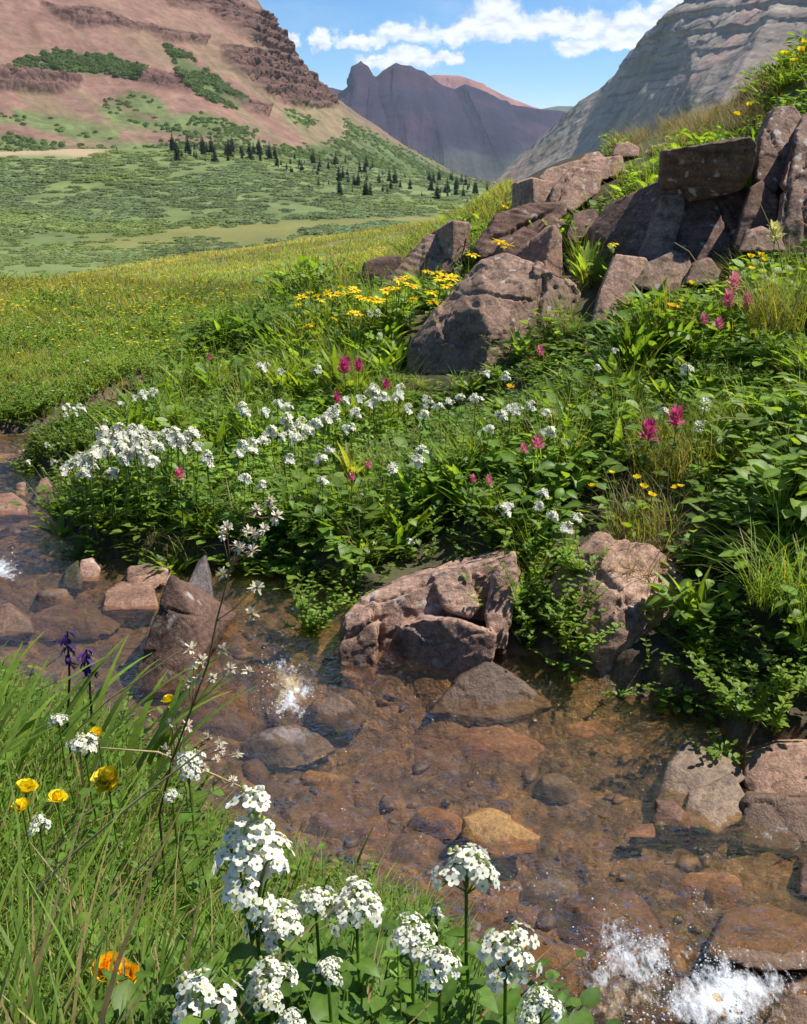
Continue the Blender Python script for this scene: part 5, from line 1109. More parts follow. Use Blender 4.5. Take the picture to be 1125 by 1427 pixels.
W3 = [(596, 564), (625, 563), (641, 556), (612, 570), (678, 524), (705, 528), (711, 574), (700, 581), (681, 600), (721, 574), (765, 605), (760, 578), (740, 570), (662, 560), (590, 580)]
for q in W3: white(q[0], q[1], U(15, 22), 'white bittercress just below the foot of the big lichen spotted boulder', 'white flowers at the foot of the big boulder', .2)
for px, py, w_, lb in ((365, 514, 19, 'tall white bittercress alone on the upper bank beside the meadow'), (441, 518, 17, 'white bittercress on the upper bank close to the magenta paintbrush pair'), (392, 521, 13, 'smallest white bittercress of the upper bank'),
                       (706, 713, 26, 'big white bittercress head low on the bank above the large pink boulder'), (757, 690, 18, 'small white bittercress at the top of the cluster above the half buried boulder'),
                       (750, 707, 16, 'white bittercress second from the top of the cluster above the half buried boulder'), (770, 720, 19, 'white bittercress in the middle of the cluster above the half buried boulder'),
                       (788, 740, 24, 'widest white bittercress of the cluster above the half buried boulder'), (803, 724, 18, 'white bittercress at the outer end of the cluster above the half buried boulder'),
                       (958, 518, 20, 'white bittercress alone among broad leaves of the upper slope'), (832, 515, 12, 'tiny white bittercress in the grass beside the big lichen spotted boulder'), (857, 490, 11, 'tiny white flower below the hump of rock'),
                       (926, 575, 15, 'white bittercress behind the pair of magenta paintbrushes'), (572, 757, 15, 'white bittercress low among leaves behind the large pink boulder'), (526, 775, 15, 'cream white flower over the herb clump beside the large pink boulder'), (523, 759, 12, 'small cream flower on the herb clump beside the large pink boulder'),
                       (200, 553, 17, 'white bittercress at the back of the islet channel, first of the row'), (214, 549, 15, 'white bittercress at the back of the islet channel, last of the row'), (189, 556, 12, 'small white bittercress leaning over the islet channel'),
                       (168, 565, 11, 'white flower alone over the shallow bar behind the islet')):
    white(px, py, w_, lb, None, .22 if px < 900 else .2, Y=2.92 if 'large pink boulder' in lb and 'above' not in lb else None)
for q in [(88, 571), (95, 567), (102, 572), (110, 568), (117, 573), (92, 580), (106, 579), (66, 622), (40, 645), (75, 645), (135, 600), (146, 588)]: white(q[0], q[1], U(8, 11), 'tiny white flower head in the short grass of the islet', 'tiny white flowers on the islet', .1)
for px, py, w_, lb in ((983, 563, 17, 'round white bistort bud above the straw coloured stalk'), (974, 594, 14, 'white bistort bud just under the straw coloured stalk'), (527, 436, 10, 'pale bistort bud on a tall stalk beside the yellow daisies'), (516, 437, 9, 'second pale bistort bud among the yellow daisies'), (530, 468, 9, 'lowest pale bistort bud under the yellow daisies'), (548, 652, 15, 'pale round flower bud above the lance leaf clump')):
    b = TB()
    for k in range(40):
        f = (k + .5) / 40; th = math.acos(1 - 2 * f); ph = k * 2.4; nd = np.array([math.sin(th) * math.cos(ph), math.sin(th) * math.sin(ph), math.cos(th) * 1.3]); b.leaf(nd * .012, nd + np.array([0, 0, .4]), (0, 0, 1), .008, .006, jit(WHITE * .9, .1), (.4, 1, .9, .2), .1, .1, False)
    h = .24; plant_at('bistort', lb, 'flower', px, py, h, [('stem', STEMS[0], False), ('flower_head', b.mesh('flower_head', PETAL), True)], w_ * slant(px, py, h) / FOC / .036)

def daisy_mesh(n=13, c=YEL):
    b = TB(); ct = TB()
    for k in range(n):
        an = k * 2 * math.pi / n + U(-.1, .1); b.leaf(dirv(an, 0) * .006, dirv(an, R(U(-12, 22))), (0, 0, 1), .026 * U(.85, 1.1), .0105, jit(c, .12), (.5, .9, 1, .85, .35), U(0, .3), .2, False)
    ct.ball((0, 0, .002), .0085, np.array([.55, .26, .015]), (1, 1, .55), 8, 5); return b.mesh('petals', PETAL), ct.mesh('flower_centre', STEM)
DAISY = [daisy_mesh() for _ in range(3)]
DSTEM = [stem_mesh(.2, 4, GRN2, .0025, (.04, .08)) for _ in range(3)]
def daisy(px, py, w_, lb, grp=None, h=.26, tilt=None):
    m = DAISY[int(rnd() * 3)]; plant_at('yellow_daisy', lb, 'flower', px, py, h, [('stem', DSTEM[int(rnd() * 3)], False), ('petals', m[0], True), ('flower_centre', m[1], True)], w_ * slant(px, py, h) / FOC / .06, grp, tilt or (U(.0, .5), U(-.25, .25), rnd() * 6))
for px, py, w_, lb in ((660, 355, 22, 'yellow daisy standing alone in front of the tilted dark slabs'), (697, 338, 26, 'yellow daisy in front of the tilted dark slabs, upper one of a touching pair'), (707, 343, 20, 'yellow daisy in front of the tilted dark slabs, lower one of a touching pair'),
                       (596, 378, 18, 'yellow daisy highest in the group before the leaning slab'), (430, 454, 21, 'yellow daisy lowest on the bank edge against the meadow'), (855, 340, 15, 'small yellow daisy against the large slanting dark slab'),
                       (557, 391, 20, 'yellow daisy in front of the low dark block'), (601, 407, 24, 'yellow daisy touching the edge of the big lichen spotted boulder'), (515, 416, 26, 'widest yellow daisy at the far tip of the outcrop'), (573, 398, 26, 'yellow daisy at the centre of the group before the leaning slab')): daisy(px, py, w_, lb)
for px, py in ((552, 404), (612, 390), (620, 384), (628, 389), (624, 396), (540, 404), (526, 418), (505, 415), (575, 416), (602, 421), (566, 386), (610, 382)): daisy(px + U(-2, 2), py + U(-2, 2), U(17, 24), 'yellow daisy in the tight group before the leaning slab of the outcrop', 'yellow daisies before the leaning slab')
for px, py in ((466, 444), (488, 436), (498, 437), (440, 412), (456, 408), (421, 414), (475, 400), (447, 418), (463, 412), (432, 407), (484, 408), (495, 404), (470, 410), (415, 424)): daisy(px, py, U(12, 19), 'yellow daisy in the line along the bank edge above the meadow', 'yellow daisies along the bank edge', .24)

def cup_mesh(c=YEL, n=5, rings=1):
    b = TB()
    for r_ in range(rings):
        for k in range(n):
            an = (k + .5 * r_) * 2 * math.pi / n; b.leaf((0, 0, 0), dirv(an, R(U(8, 40) + 28 * r_)), (0, 0, 1), .0125 * (1 - .12 * r_), .0125, jit(c, .1), (.4, .85, 1, .95, .55), -.3 - .3 * r_, .25, False)
    b.ball((0, 0, .003), .0035, np.array([.6, .42, .03]), nu=6, nv=4); return b.mesh('petals', PETAL)
CUPS = [cup_mesh() for _ in range(3)]; CUPO = [cup_mesh(np.array([.85, .52, .01])) for _ in range(2)]; TSTEM = [stem_mesh(.2, 3, GRN, .0014, (.015, .03)) for _ in range(3)]
def cup(px, py, w_, lb, grp=None, h=.2, o=False):
    m = (CUPO if o else CUPS); plant_at('yellow_buttercup', lb, 'flower', px, py, h, [('stem', TSTEM[int(rnd() * 3)], False), ('petals', m[int(rnd() * len(m))], True)], w_ * slant(px, py, h) / FOC / .024, grp)
for px, py, w_, lb in ((826, 679, 13, 'yellow buttercup outermost over the fine grass above the half buried boulder'), (888, 667, 12, 'yellow buttercup highest of the string over the fine grass tuft'), (897, 680, 13, 'second yellow buttercup down the string over the fine grass tuft'),
                       (908, 692, 14, 'lowest yellow buttercup of the string over the fine grass tuft'), (941, 681, 11, 'yellow buttercup of a close pair over the grass, nearer the string'), (949, 679, 11, 'yellow buttercup of a close pair over the grass, farther from the string'), (853, 660, 10, 'small yellow buttercup above the half buried boulder on a thin stalk'),
                       (925, 606, 13, 'yellow buttercup touching the magenta paintbrush'), (910, 428, 12, 'orange yellow buttercup below the hump of rock, nearest to the rock'), (936, 428, 14, 'orange yellow buttercup below the hump of rock, middle of the row'), (948, 430, 11, 'orange yellow buttercup below the hump of rock, end of the row'),
                       (950, 421, 9, 'tiny yellow buttercup above the end of the row below the hump of rock'), (964, 397, 12, 'yellow buttercup alone in front of the low broken stone'), (883, 456, 11, 'yellow buttercup in the grass between big boulder and paintbrushes'), (1046, 360, 13, 'yellow buttercup of the bunch under the rounded stone, first'), (1060, 357, 12, 'yellow buttercup topmost of the bunch under the rounded stone'),
                       (1066, 364, 11, 'yellow buttercup of the bunch under the rounded stone, outer one'), (1048, 376, 11, 'yellow buttercup lowest of the bunch under the rounded stone'), (711, 541, 13, 'orange buttercup at the foot of the big lichen spotted boulder'), (704, 291, 11, 'small yellow flower before the square faced block of the skyline'), (770, 310, 9, 'small yellow flower between the tilted slabs and the slanting slab'),
                       (1094, 76, 12, 'yellow flower lowest on the grassy crest beside the top block'), (1106, 86, 11, 'yellow flower on the grassy crest over the fractured block'), (1117, 72, 13, 'yellow flower high on the grassy crest at the picture edge'), (1121, 60, 10, 'topmost yellow flower of the grassy crest'), (1045, 148, 10, 'yellow flower above the overhanging block'), (1027, 162, 12, 'pale yellow flower in the dry grass above the overhanging block'), (845, 540, 8, 'tiny yellow flower among leaves above the paintbrush pair')):
    cup(px, py, w_, lb, None, .2 if py > 300 else .22, o='orange' in lb)

def brush_mesh(c, n=30):
    b = TB()
    for k in range(n):
        f = k / n; an = k * 2.4; el_ = R(25 + 55 * f + U(-8, 8)); L = U(.012, .019); b.leaf(np.array([0, 0, -.012 + .024 * f]) + dirv(an, 0) * .004, dirv(an, el_), (0, 0, 1), L, L * .52, jit(c, .2), (.4, .9, 1, .75, .1), U(-.2, .3), .3, False)
    return b.mesh('bracts', PETAL)
BR = {'m': [brush_mesh(MAG) for _ in range(3)], 'p': [brush_mesh(PINK) for _ in range(3)], 'c': [brush_mesh(CREAM)]}
BSTEM = [stem_mesh(.2, 8, GRN, .002, (.025, .045)) for _ in range(3)]
def brush(px, py, w_, lb, k, grp=None, h=.24): plant_at('indian_paintbrush', lb, 'flower', px, py, h, [('stem', BSTEM[int(rnd() * 3)], False), ('bracts', BR[k][int(rnd() * len(BR[k]))], True)], w_ * slant(px, py, h) / FOC / .036, grp)
for px, py, w_, k, lb in ((480, 513, 24, 'm', 'magenta paintbrush on the upper bank, larger of the pair near the white flowers'), (500, 512, 18, 'm', 'magenta paintbrush on the upper bank, smaller of the pair near the white flowers'), (538, 538, 15, 'm', 'magenta paintbrush by the shaded foot of the big boulder'), (470, 556, 16, 'm', 'magenta paintbrush above the loose sweep of white flowers'),
                          (250, 662, 18, 'p', 'pink paintbrush below the dense drift of white flowers'), (753, 491, 14, 'p', 'pink red paintbrush against the crack of the big boulder'), (730, 627, 14, 'p', 'small pink paintbrush of the pair in the middle of the green slope'), (750, 620, 22, 'p', 'large pink paintbrush of the pair in the middle of the green slope'),
                          (904, 604, 33, 'm', 'broad magenta paintbrush touching the yellow buttercup'), (943, 584, 30, 'm', 'broad magenta paintbrush beside the white bistort bud'), (1023, 396, 24, 'p', 'topmost pink paintbrush of the high bunch'), (1015, 420, 24, 'p', 'pink paintbrush at the heart of the high bunch'), (1042, 422, 22, 'p', 'pink paintbrush at the outer side of the high bunch'),
                          (982, 447, 15, 'p', 'small pink paintbrush below the high bunch, nearer the rocks'), (1002, 453, 16, 'p', 'small pink paintbrush below the high bunch, farther from the rocks'), (490, 666, 12, 'p', 'faded pink paintbrush beside the pale lance leaf clump'), (513, 650, 12, 'p', 'faded pink paintbrush over the pale lance leaf clump'), (660, 669, 12, 'p', 'dull red paintbrush in the shade behind the large pink boulder, first of two'), (682, 671, 14, 'p', 'dull red paintbrush in the shade behind the large pink boulder, second of two'), (292, 499, 9, 'p', 'tiny pink paintbrush at the edge of the meadow'), (1081, 327, 26, 'c', 'pale yellow paintbrush in front of the huge fractured block')): brush(px, py, w_, lb, k)

# ---- near bank
BIGH = [white_head(62, .021, .72, True, .0046) for _ in range(3)] + [white_head(50, .021, .8, True, .0048), white_head(125, .021, 2.1, True, .0047)]
LEAFM = [];
for k in range(3):
    b = TB(); b.leaf((0, 0, 0), (1, 0, .5), (0, 0, 1), .05, .034, jit(GRN, .1), ROUND, .5, .25); LEAFM.append(b.mesh('leaf', LEAF))
for px, py, Y, w_, k, lb in ((352, 1222, .70, 100, 4, 'tall white bittercress spire, largest flower of the near bank'), (392, 1295, .70, 78, 0, 'white bittercress head hanging under the tall white spire'), (440, 1262, .74, 58, 3, 'small white bittercress head between the tall spire and the wide head'), (496, 1268, .74, 84, 1, 'wide white bittercress head beside the small grassy gap'),
                             (376, 1376, .64, 72, 2, 'white bittercress head low under the tall white spire'), (284, 1412, .60, 96, 0, 'white bittercress head cut by the bottom edge of the picture'), (574, 1312, .70, 66, 1, 'white bittercress head in the middle of the near cluster'), (612, 1352, .66, 64, 2, 'white bittercress head between the middle head and the low outer head'),
                             (650, 1218, .78, 86, 3, 'white bittercress head reaching farthest out over the brown water'), (705, 1334, .68, 84, 1, 'white bittercress head nearest to the white foam'), (752, 1408, .62, 58, 2, 'lowest white bittercress head by the bottom edge near the water'), (457, 1356, .66, 42, 3, 'small white bittercress head alone under the wide head'),
                             (608, 1272, .76, 22, 3, 'tiny white bittercress floret cluster under the outermost head'), (118, 1042, 1.25, 44, 1, 'white bittercress among the broad blades of the near bank'), (262, 1070, 1.15, 50, 3, 'white bittercress leaning out beside the dried seed stalk'), (240, 1110, 1.1, 24, 3, 'small pinkish white flower beneath the leaning bittercress'), (55, 1152, 1.05, 30, 2, 'small white flower under the round yellow blooms'), (82, 1006, 1.35, 26, 3, 'white flower low among the broad blades at the picture edge'), (405, 1425, .6, 40, 3, 'white flower tip just entering at the bottom edge')):
    hm, sm = BIGH[k]; hd = P(px, py, Y); g_ = float(ground_z(hd[0:1], hd[1:2])[0]); hh = hd[2] - g_; sl = float(np.linalg.norm(hd - np.array([0, 0, CAMH])))
    t_ = thing('white_bittercress', lb, 'flower', (hd[0], hd[1], g_), 'white flowers of the near bank')
    s_ = link('stem', stem_mesh(.2, 0, GRN, .0022), t_); s_.scale = (1, 1, hh / .2)
    sc_ = 1.28 * w_ * sl / FOC / .056
    for nm, me in (('flower_head', hm), ('flower_stalks', sm)):
        o = link(nm, me, t_); o.location = (0, 0, hh); o.scale = (sc_,) * 3; o.rotation_euler = (U(-.2, .1), U(-.15, .15), k * 1.3 + px)
    for q in range(14 if w_ > 40 else 4):
        o = link('leaf', LEAFM[q % 3], t_); o.location = (0, 0, hh * (.38 + .038 * q) - .02); o.rotation_euler = (U(-.2, .2), U(-.3, .3), q * 2.4 + px); o.scale = (U(.4, .75),) * 3
GLOBE = [cup_mesh(np.array([.88, .72, .02]), 7, 3) for _ in range(3)]; GLO = cup_mesh(np.array([.86, .48, .01]), 9, 2)
for px, py, Y, w_, lb in ((151, 1092, 1.15, 40, 'largest round yellow bloom of the near bank'), (36, 1106, 1.10, 32, 'round yellow bloom, upper one of two that touch at the picture edge'), (32, 1129, 1.08, 26, 'round yellow bloom, lower one of two that touch at the picture edge'), (80, 1117, 1.12, 26, 'small round yellow bloom between the touching pair and the largest bloom'),
                          (137, 1026, 1.28, 22, 'yellow bloom half hidden behind the white flower among the blades'), (236, 980, 1.55, 20, 'yellow bloom beside the dried seed stalk, upper of two'), (244, 989, 1.54, 17, 'yellow bloom beside the dried seed stalk, lower of two'), (153, 1356, .72, 44, 'orange bloom low in the near grass, larger of two'), (178, 1364, .71, 34, 'orange bloom low in the near grass, smaller of two')):
    hd = P(px, py, Y); g_ = float(ground_z(hd[0:1], hd[1:2])[0]); hh = hd[2] - g_; sl = float(np.linalg.norm(hd - np.array([0, 0, CAMH])))
    t_ = thing('globe_flower', lb, 'flower', (hd[0], hd[1], g_))
    s_ = link('stem', TSTEM[int(rnd() * 3)], t_); s_.scale = (1.3, 1.3, hh / .2)
    o = link('petals', GLO if 'orange' in lb else GLOBE[int(rnd() * 3)], t_); o.location = (0, 0, hh); o.scale = (w_ * sl / FOC / .0235,) * 3; o.rotation_euler = (U(0, .5), U(-.3, .3), rnd() * 6)
# ---- dried seed stalk with pale tufts, leaning in front of the stream
def local(pts, base): return [np.asarray(q) - base for q in pts]
DRY = np.array([.16, .09, .045]); TUFT = np.array([.66, .60, .46])
def tuft_mesh():
    b = TB()
    for k in range(26):
        d = dirv(rnd() * 6.28, R(U(-40, 90))); b.leaf(d * .001, d, (.2, .3, 1), U(.004, .0075), .0022, jit(TUFT, .25), (.5, 1, .6), .2, .1, False)
    b.ball((0, 0, -.001), .0022, np.array([.30, .16, .08]), nu=5, nv=3); return b.mesh('seed_tuft', PETAL)
TUFTS = [tuft_mesh() for _ in range(4)]
Yb = 1.22; SP = [P(*q) for q in ((222, 1135, 1.2), (240, 1060, 1.2), (268, 985, 1.2), (290, 925, 1.2), (302, 865, 1.2), (322, 790, 1.2), (344, 715, 1.2))]
g_ = float(ground_z(SP[0][0:1], SP[0][1:2])[0]); base = np.array([SP[0][0], SP[0][1], g_])
t_ = thing('dried_seed_stalk', 'tall thin dried brown stalk with many pale fluffy seed heads', 'dried plant', base)
b = TB(); b.tube(local([base + np.array([0, 0, -.02])] + SP, base), .0020, .0009, DRY, 5); link('stem', b.mesh('stem', STEM), t_)
tufts = [(375, 700), (385, 720), (368, 738), (358, 712), (310, 745), (336, 765), (316, 735), (352, 820), (311, 801), (358, 818), (352, 855), (345, 935), (322, 932), (310, 905), (281, 921), (266, 905), (276, 946), (296, 945), (263, 952), (330, 762), (352, 768), (238, 1008), (262, 1012), (290, 1028), (306, 1036), (330, 1052), (302, 1058), (325, 1088), (286, 1070), (308, 1045), (345, 740), (380, 705), (270, 930), (355, 745), (232, 1046)]
spx = [project(q) for q in SP]
for px, py in tufts:
    hd = P(px, py, 1.2 + U(-.03, .03)); k = int(np.argmin([abs(q[1] - (py + 26)) for q in spx])); a0 = SP[k]
    br = TB(); br.tube(local([a0, a0 * .55 + hd * .45 + np.array([0, 0, -.004]), hd], base), .0007, .0005, DRY, 3); link('branch', br.mesh('branch', STEM), t_)
    o = link('seed_tuft', TUFTS[int(rnd() * 4)], t_); o.location = [float(v) for v in hd - base]; o.rotation_euler = (U(-.6, .6), U(-.6, .6), rnd() * 6); s_ = U(.9, 1.5); o.scale = (s_,) * 3
# ---- purple flowered dark stalks
for lb, pts in (('dark stalk with drooping violet flowers rising over the near blades', ((94, 1010), (97, 945), (94, 880))), ('short dark stalk with violet flowers beside the taller one', ((128, 1000), (125, 950), (120, 905)))):
    sp = [P(px, py, 1.55) for px, py in pts]; g_ = float(ground_z(sp[0][0:1], sp[0][1:2])[0]); base = np.array([sp[0][0], sp[0][1], g_]); t_ = thing('violet_flower_stalk', lb, 'flower', base)
    b = TB(); b.tube(local([base] + sp, base), .003, .0016, np.array([.06, .035, .03]), 5); link('stem', b.mesh('stem', STEM), t_)
    for k in range(9):
        f = .35 + .65 * k / 8; p = sp[1] * (1 - f) + sp[2] * f; b = TB(); c = jit(VIO if k % 3 else np.array([.05, .03, .05]), .3); dd = dirv(k * 2.4, R(-10))
        for q in range(4): b.leaf((0, 0, 0), dd + np.array([U(-.4, .4), U(-.4, .4), U(-.5, .3)]), (0, 0, 1), U(.012, .02), .007, c, (.4, .9, 1, .5), .5, .4, False)
        o = link('petals', b.mesh('petals', PETAL), t_); o.location = [float(v) for v in p - base]
# ---- straw stalks
for lb, pts, Y in (('broken straw stalk slanting out over the stream from the near bank', ((70, 1055), (150, 976), (250, 908)), 1.5), ('thin straw stalk with a nodding dry head over the water', ((110, 1040), (220, 1048), (300, 1080), (352, 1104)), 1.3), ('long pale grass stalk leaning across the near grass', ((-10, 1312), (90, 1200), (195, 1112), (290, 1040)), .95),
                    ('thick dry reddish stalk in the bottom corner', ((30, 1440), (80, 1375), (118, 1330)), .72), ('pale dry stalk crossing below the long one', ((40, 1340), (140, 1262), (220, 1185)), .92)):
    sp = [P(px, py, Y) for px, py in pts]; base = sp[0].copy(); base[2] = float(ground_z(base[0:1], base[1:2])[0])
    b = TB(); b.tube(local([base] + sp if base[2] < sp[0][2] else sp, base), .0021, .0010, np.array([.50, .41, .21]) if 'reddish' not in lb else np.array([.2, .11, .06]), 5)
    if 'nodding' in lb:
        for k in range(8): b.leaf(sp[-2] - base + np.array([U(-.004, .004)] * 3), (U(-.3, 1), U(-.4, .4), U(-.6, .2)), (0, 0, 1), U(.012, .028), .003, STR, (.5, 1, .3), .3, .1, False)
    tag(link('dry_stalk', b.mesh('dry_stalk', STRAW), loc=base), lb, 'dry grass')
for lb, pts, h in (('straw coloured grass stalk bent sideways under the white bistort bud', ((1100, 592), (1060, 586), (1010, 582), (985, 590)), .14), ('thin arching grass stalk in front of the huge fractured block', ((1100, 440), (1085, 340), (1060, 285), (1050, 268)), None), ('dry bent stalk before the low broken stone', ((1010, 470), (995, 400), (960, 350), (940, 338)), None)):
    if h: Y = float(head_on_ray(pts[0][0], pts[0][1], h)[0][1])
    else: Y = 4.3
    sp = [P(px, py, Y) for px, py in pts]; base = sp[0].copy(); base[2] = float(ground_z(base[0:1], base[1:2])[0])
    b = TB(); b.tube(local([base] + sp, base), .003, .0015, np.array([.36, .30, .13]), 5); tag(link('dry_stalk', b.mesh('dry_stalk', STRAW), loc=base), lb, 'dry grass')

# ---- clumps that can be told apart from the green mass
def clump(name, label, cat, px, py, temps, sc_, mat, h=1.0, sx=1.0, tilt=(0, 0), sink=.01, Y=None):
    p = hit_ground(px, py) if Y is None else P(px, py, Y)
    V, F, c = temps; o = link(name, mesh_np(name, V, [F], [mat], c), loc=p - np.array([0, 0, sink])); o.scale = (sc_ * sx, sc_, sc_ * h); o.rotation_euler = (tilt[0], tilt[1], rnd() * 6 if sx == 1 else 0)
    return tag(o, label, cat)
HB = GRN2 * 1.08
for lb, px, py, n, H, sc_, Y in (('bright leafy herb clump at the waterline beside the large pink boulder', 432, 880, 22, (.06, .20), 1.0, 2.62), ('bright herb clump rising behind the low end of the large pink boulder', 500, 845, 20, (.08, .20), 1.0, 2.8), ('tall herb clump directly behind the crest of the large pink boulder', 600, 812, 26, (.10, .26), 1.0, 2.98), ('herb clump behind the sharp upper corner of the large pink boulder', 690, 800, 24, (.10, .24), 1.0, 2.95), ('green herb clump hanging between the two boulders', 752, 905, 24, (.10, .30), 1.0, 2.52),
                           ('leafy herb sprays in front of the half buried boulder', 800, 905, 12, (.06, .22), .9, 2.42), ('small herb sprig against the shaded side of the half buried boulder', 912, 935, 8, (.04, .14), .9, 2.36), ('herb sprays trailing over the shaded hollow', 1000, 905, 14, (.06, .2), .9, 2.33), ('long herb stems trailing down to the mossy bank', 1035, 1000, 12, (.08, .26), .9, 2.12), ('small bright herb at the water edge by the pink rock', 1000, 1055, 8, (.03, .07), .9, 2.0)):
    clump('leafy_herb', lb, 'herb', px, py, t_herb(n, HB, H, (.013, .026)), sc_, LEAF, Y=Y)
for lb, px, py, n, Y in (('bright herb clump covering the near flank of the half buried boulder', 785, 880, 26, 2.46), ('herb clump climbing over the top of the half buried boulder', 812, 800, 18, 2.60), ('herb sprays against the dark shoulder of the half buried boulder', 950, 905, 16, 2.40), ('herb clump on the sunny moss of the bank', 1075, 1010, 12, 2.05), ('low herb at the far side of the sunny moss', 1110, 960, 12, 2.12)):
    clump('leafy_herb', lb, 'herb', px, py, t_herb(n, HB, (.05, .17), (.013, .026)), 1, LEAF, Y=Y)
clump('grass_tuft', 'dry grass fringe hanging over the crown of the half buried boulder', 'grass tuft', 870, 785, t_grass(160, np.array([.26, .22, .09]), (.05, .14), (.0015, .0026), .10, (.9, 1.9), .5), 1, GRASS, Y=2.60)
for lb, px, py, Y in (('broad leaved plant overhanging the shaded hollow', 985, 870, 2.42), ('broad leaved plant over the mossy ledge at the picture edge', 1120, 890, 2.15), ('broad leaved plant beside the half buried boulder on its shaded side', 965, 800, 2.62), ('broad leaved plant at the top of the half buried boulder', 860, 745, 2.80)):
    clump('broad_leaf_plant', lb, 'plant', px, py, t_broad(24, GRN2, 1.0, .95), 1, LEAF, Y=Y)
clump('grass_tuft', 'long fine grass tuft drooping over the shaded hollow of the bank', 'grass tuft', 1090, 830, t_grass(240, GRN2 * 1.15, (.14, .30), (.0018, .003), .08, (.8, 1.9), .08), 1, GRASS, Y=2.30)
clump('grass_tuft', 'dry yellowish grass tuft crowning the half buried boulder', 'grass tuft', 900, 740, t_grass(260, YGR, (.10, .24), (.0015, .0026), .12, (.6, 1.6), .35), 1, GRASS, Y=2.78)
clump('grass_tuft', 'fine grass tuft behind the string of yellow buttercups', 'grass tuft', 940, 660, t_grass(260, YGR * .85, (.12, .28), (.0015, .0026), .10, (.5, 1.3), .18), 1, GRASS, Y=3.05)
clump('grass_tuft', 'spiky grass tuft low on the leafy point above the stones', 'grass tuft', 250, 765, t_grass(160, YGR * .9, (.08, .18), (.0018, .003), .10, (.8, 1.8), .2), 1, GRASS, Y=3.1)
clump('grass_tuft', 'grass tuft beside the paintbrush bunch on the upper slope', 'grass tuft', 1080, 450, t_grass(260, YGR * .9, (.16, .36), (.002, .0034), .10, (.6, 1.6), .15), 1, GRASS, Y=3.75)
clump('lance_leaf_plant', 'pale upright lance leaf clump in the middle of the bank', 'plant', 490, 665, t_lance(16, YGR * 1.05, 1.1), 1, LEAF, Y=3.5)
clump('lance_leaf_plant', 'dark lance leaf rosette in front of the light topped block', 'plant', 905, 450, t_lance(16, GRN, 1.1), 1.1, LEAF, Y=4.3)
clump('lance_leaf_plant', 'lance leaf rosette beside the little square topped stone', 'plant', 815, 520, t_lance(14, GRN, 1.0), 1, LEAF, Y=4.35)
clump('broad_leaf_plant', 'pair of pale round leaves below the dense white drift', 'plant', 200, 690, t_broad(6, YGR, 1.1, 1.2), 1, LEAF, Y=3.55)
clump('broad_leaf_plant', 'large glossy round leaves near the picture edge above the grass tuft', 'plant', 1085, 720, t_broad(22, GRN2, 1.0, 1.35), 1, LEAF, Y=2.5)
clump('broad_leaf_plant', 'broad wavy leaves above the round leaf plant at the picture edge', 'plant', 1105, 640, t_broad(16, GRN2, 1.1, 1.3), 1, LEAF, Y=2.85)
bl = TB()
for k in range(44):
    o_ = np.array([U(-.26, .20), U(-.10, .08), 0]); bl.blade(o_, dirv(U(-.2, 1.4), R(U(35, 62))), U(.13, .23), U(.012, .020), jit(GRN2 * 1.1, .2), U(.2, .8), None, 7)
clump('broad_blade_plant', 'sheaf of broad pale green blades leaning over the water', 'plant', 60, 1040, bl.arr(), 1, GRASS, Y=1.45, sx=1.001)
bl = TB()
for px, py, L in ((495, 1275, .10), (425, 1240, .10), (455, 1235, .09)): pass
for k in range(9): bl.blade(np.array([U(-.10, .10), U(-.05, .05), 0]), dirv(U(0, 6.28), R(U(60, 85))), U(.10, .17), U(.006, .010), jit(GRN2, .2), U(.2, .7), None, 6)
clump('broad_blade_plant', 'few upright green blades in the grass edge over the brown water', 'plant', 470, 1290, bl.arr(), 1, GRASS, Y=1.5)
# ------------------------------------------------------------------ valley: willow thickets, spruces; meadow blossoms; foam
def blob_t(n, leaf, seed, flat=.62):
    b = TB(); r = np.random.default_rng(seed)
    for k in range(n):
        a = r.random() * 6.283; e = math.asin(r.random() ** .8); rad = .78 + .3 * r.random() + .25 * float(vnoise(np.array([[math.cos(a) * 1.6, math.sin(a) * 1.6, e * 2 + seed]]))[0])
        d = np.array([math.cos(a) * math.cos(e), math.sin(a) * math.cos(e), math.sin(e) * flat]) * rad; nn = d / np.linalg.norm(d) + r.normal(0, .5, 3)
        s_ = np.cross(nn, r.normal(0, 1, 3)); s_ /= np.linalg.norm(s_); t_ = np.cross(nn, s_); t_ /= np.linalg.norm(t_); L = leaf * r.uniform(.6, 1.3)
        b.add([d - s_ * L, d + t_ * L * .7, d + s_ * L, d - t_ * L * .7], [(0, 1, 2, 3)], np.array([.185, .245, .125]) * r.uniform(.75, 1.25))
    return b.arr()
WT = [blob_t(150, .19, k) for k in range(5)]
WIL = leafmat('willow_leaf', .4, .7, .05, .1, (1.3, 1.3, .8))
def valley_pts(n, py0, py1, px0, px1, seed):
    r = np.random.default_rng(seed); px = r.uniform(px0, px1, n); py = r.uniform(py0, py1, n); out = []
    a, b, c = ray(px, py); s = np.geomspace(150, 1150, 130)
    X = a[:, None] * s / b[:, None]; Y = np.broadcast_to(s, X.shape); Z = CAMH + c[:, None] * s / b[:, None]; H = Z - ground_z(X, Y)
    k = (H < 0).argmax(1); ok = (H < 0).any(1); i = np.arange(n)
    return np.stack([X[i, k], Y[i, k], ground_z(X[i, k], Y[i, k])], -1)[ok], px[ok], py[ok]
pos, px, py = valley_pts(7500, 212, 392, -160, 720, 31)
nz_ = fbm(np.stack([px * .012, py * .045, 0 * px], -1), 4, 950)
open_ = np.zeros(len(px))
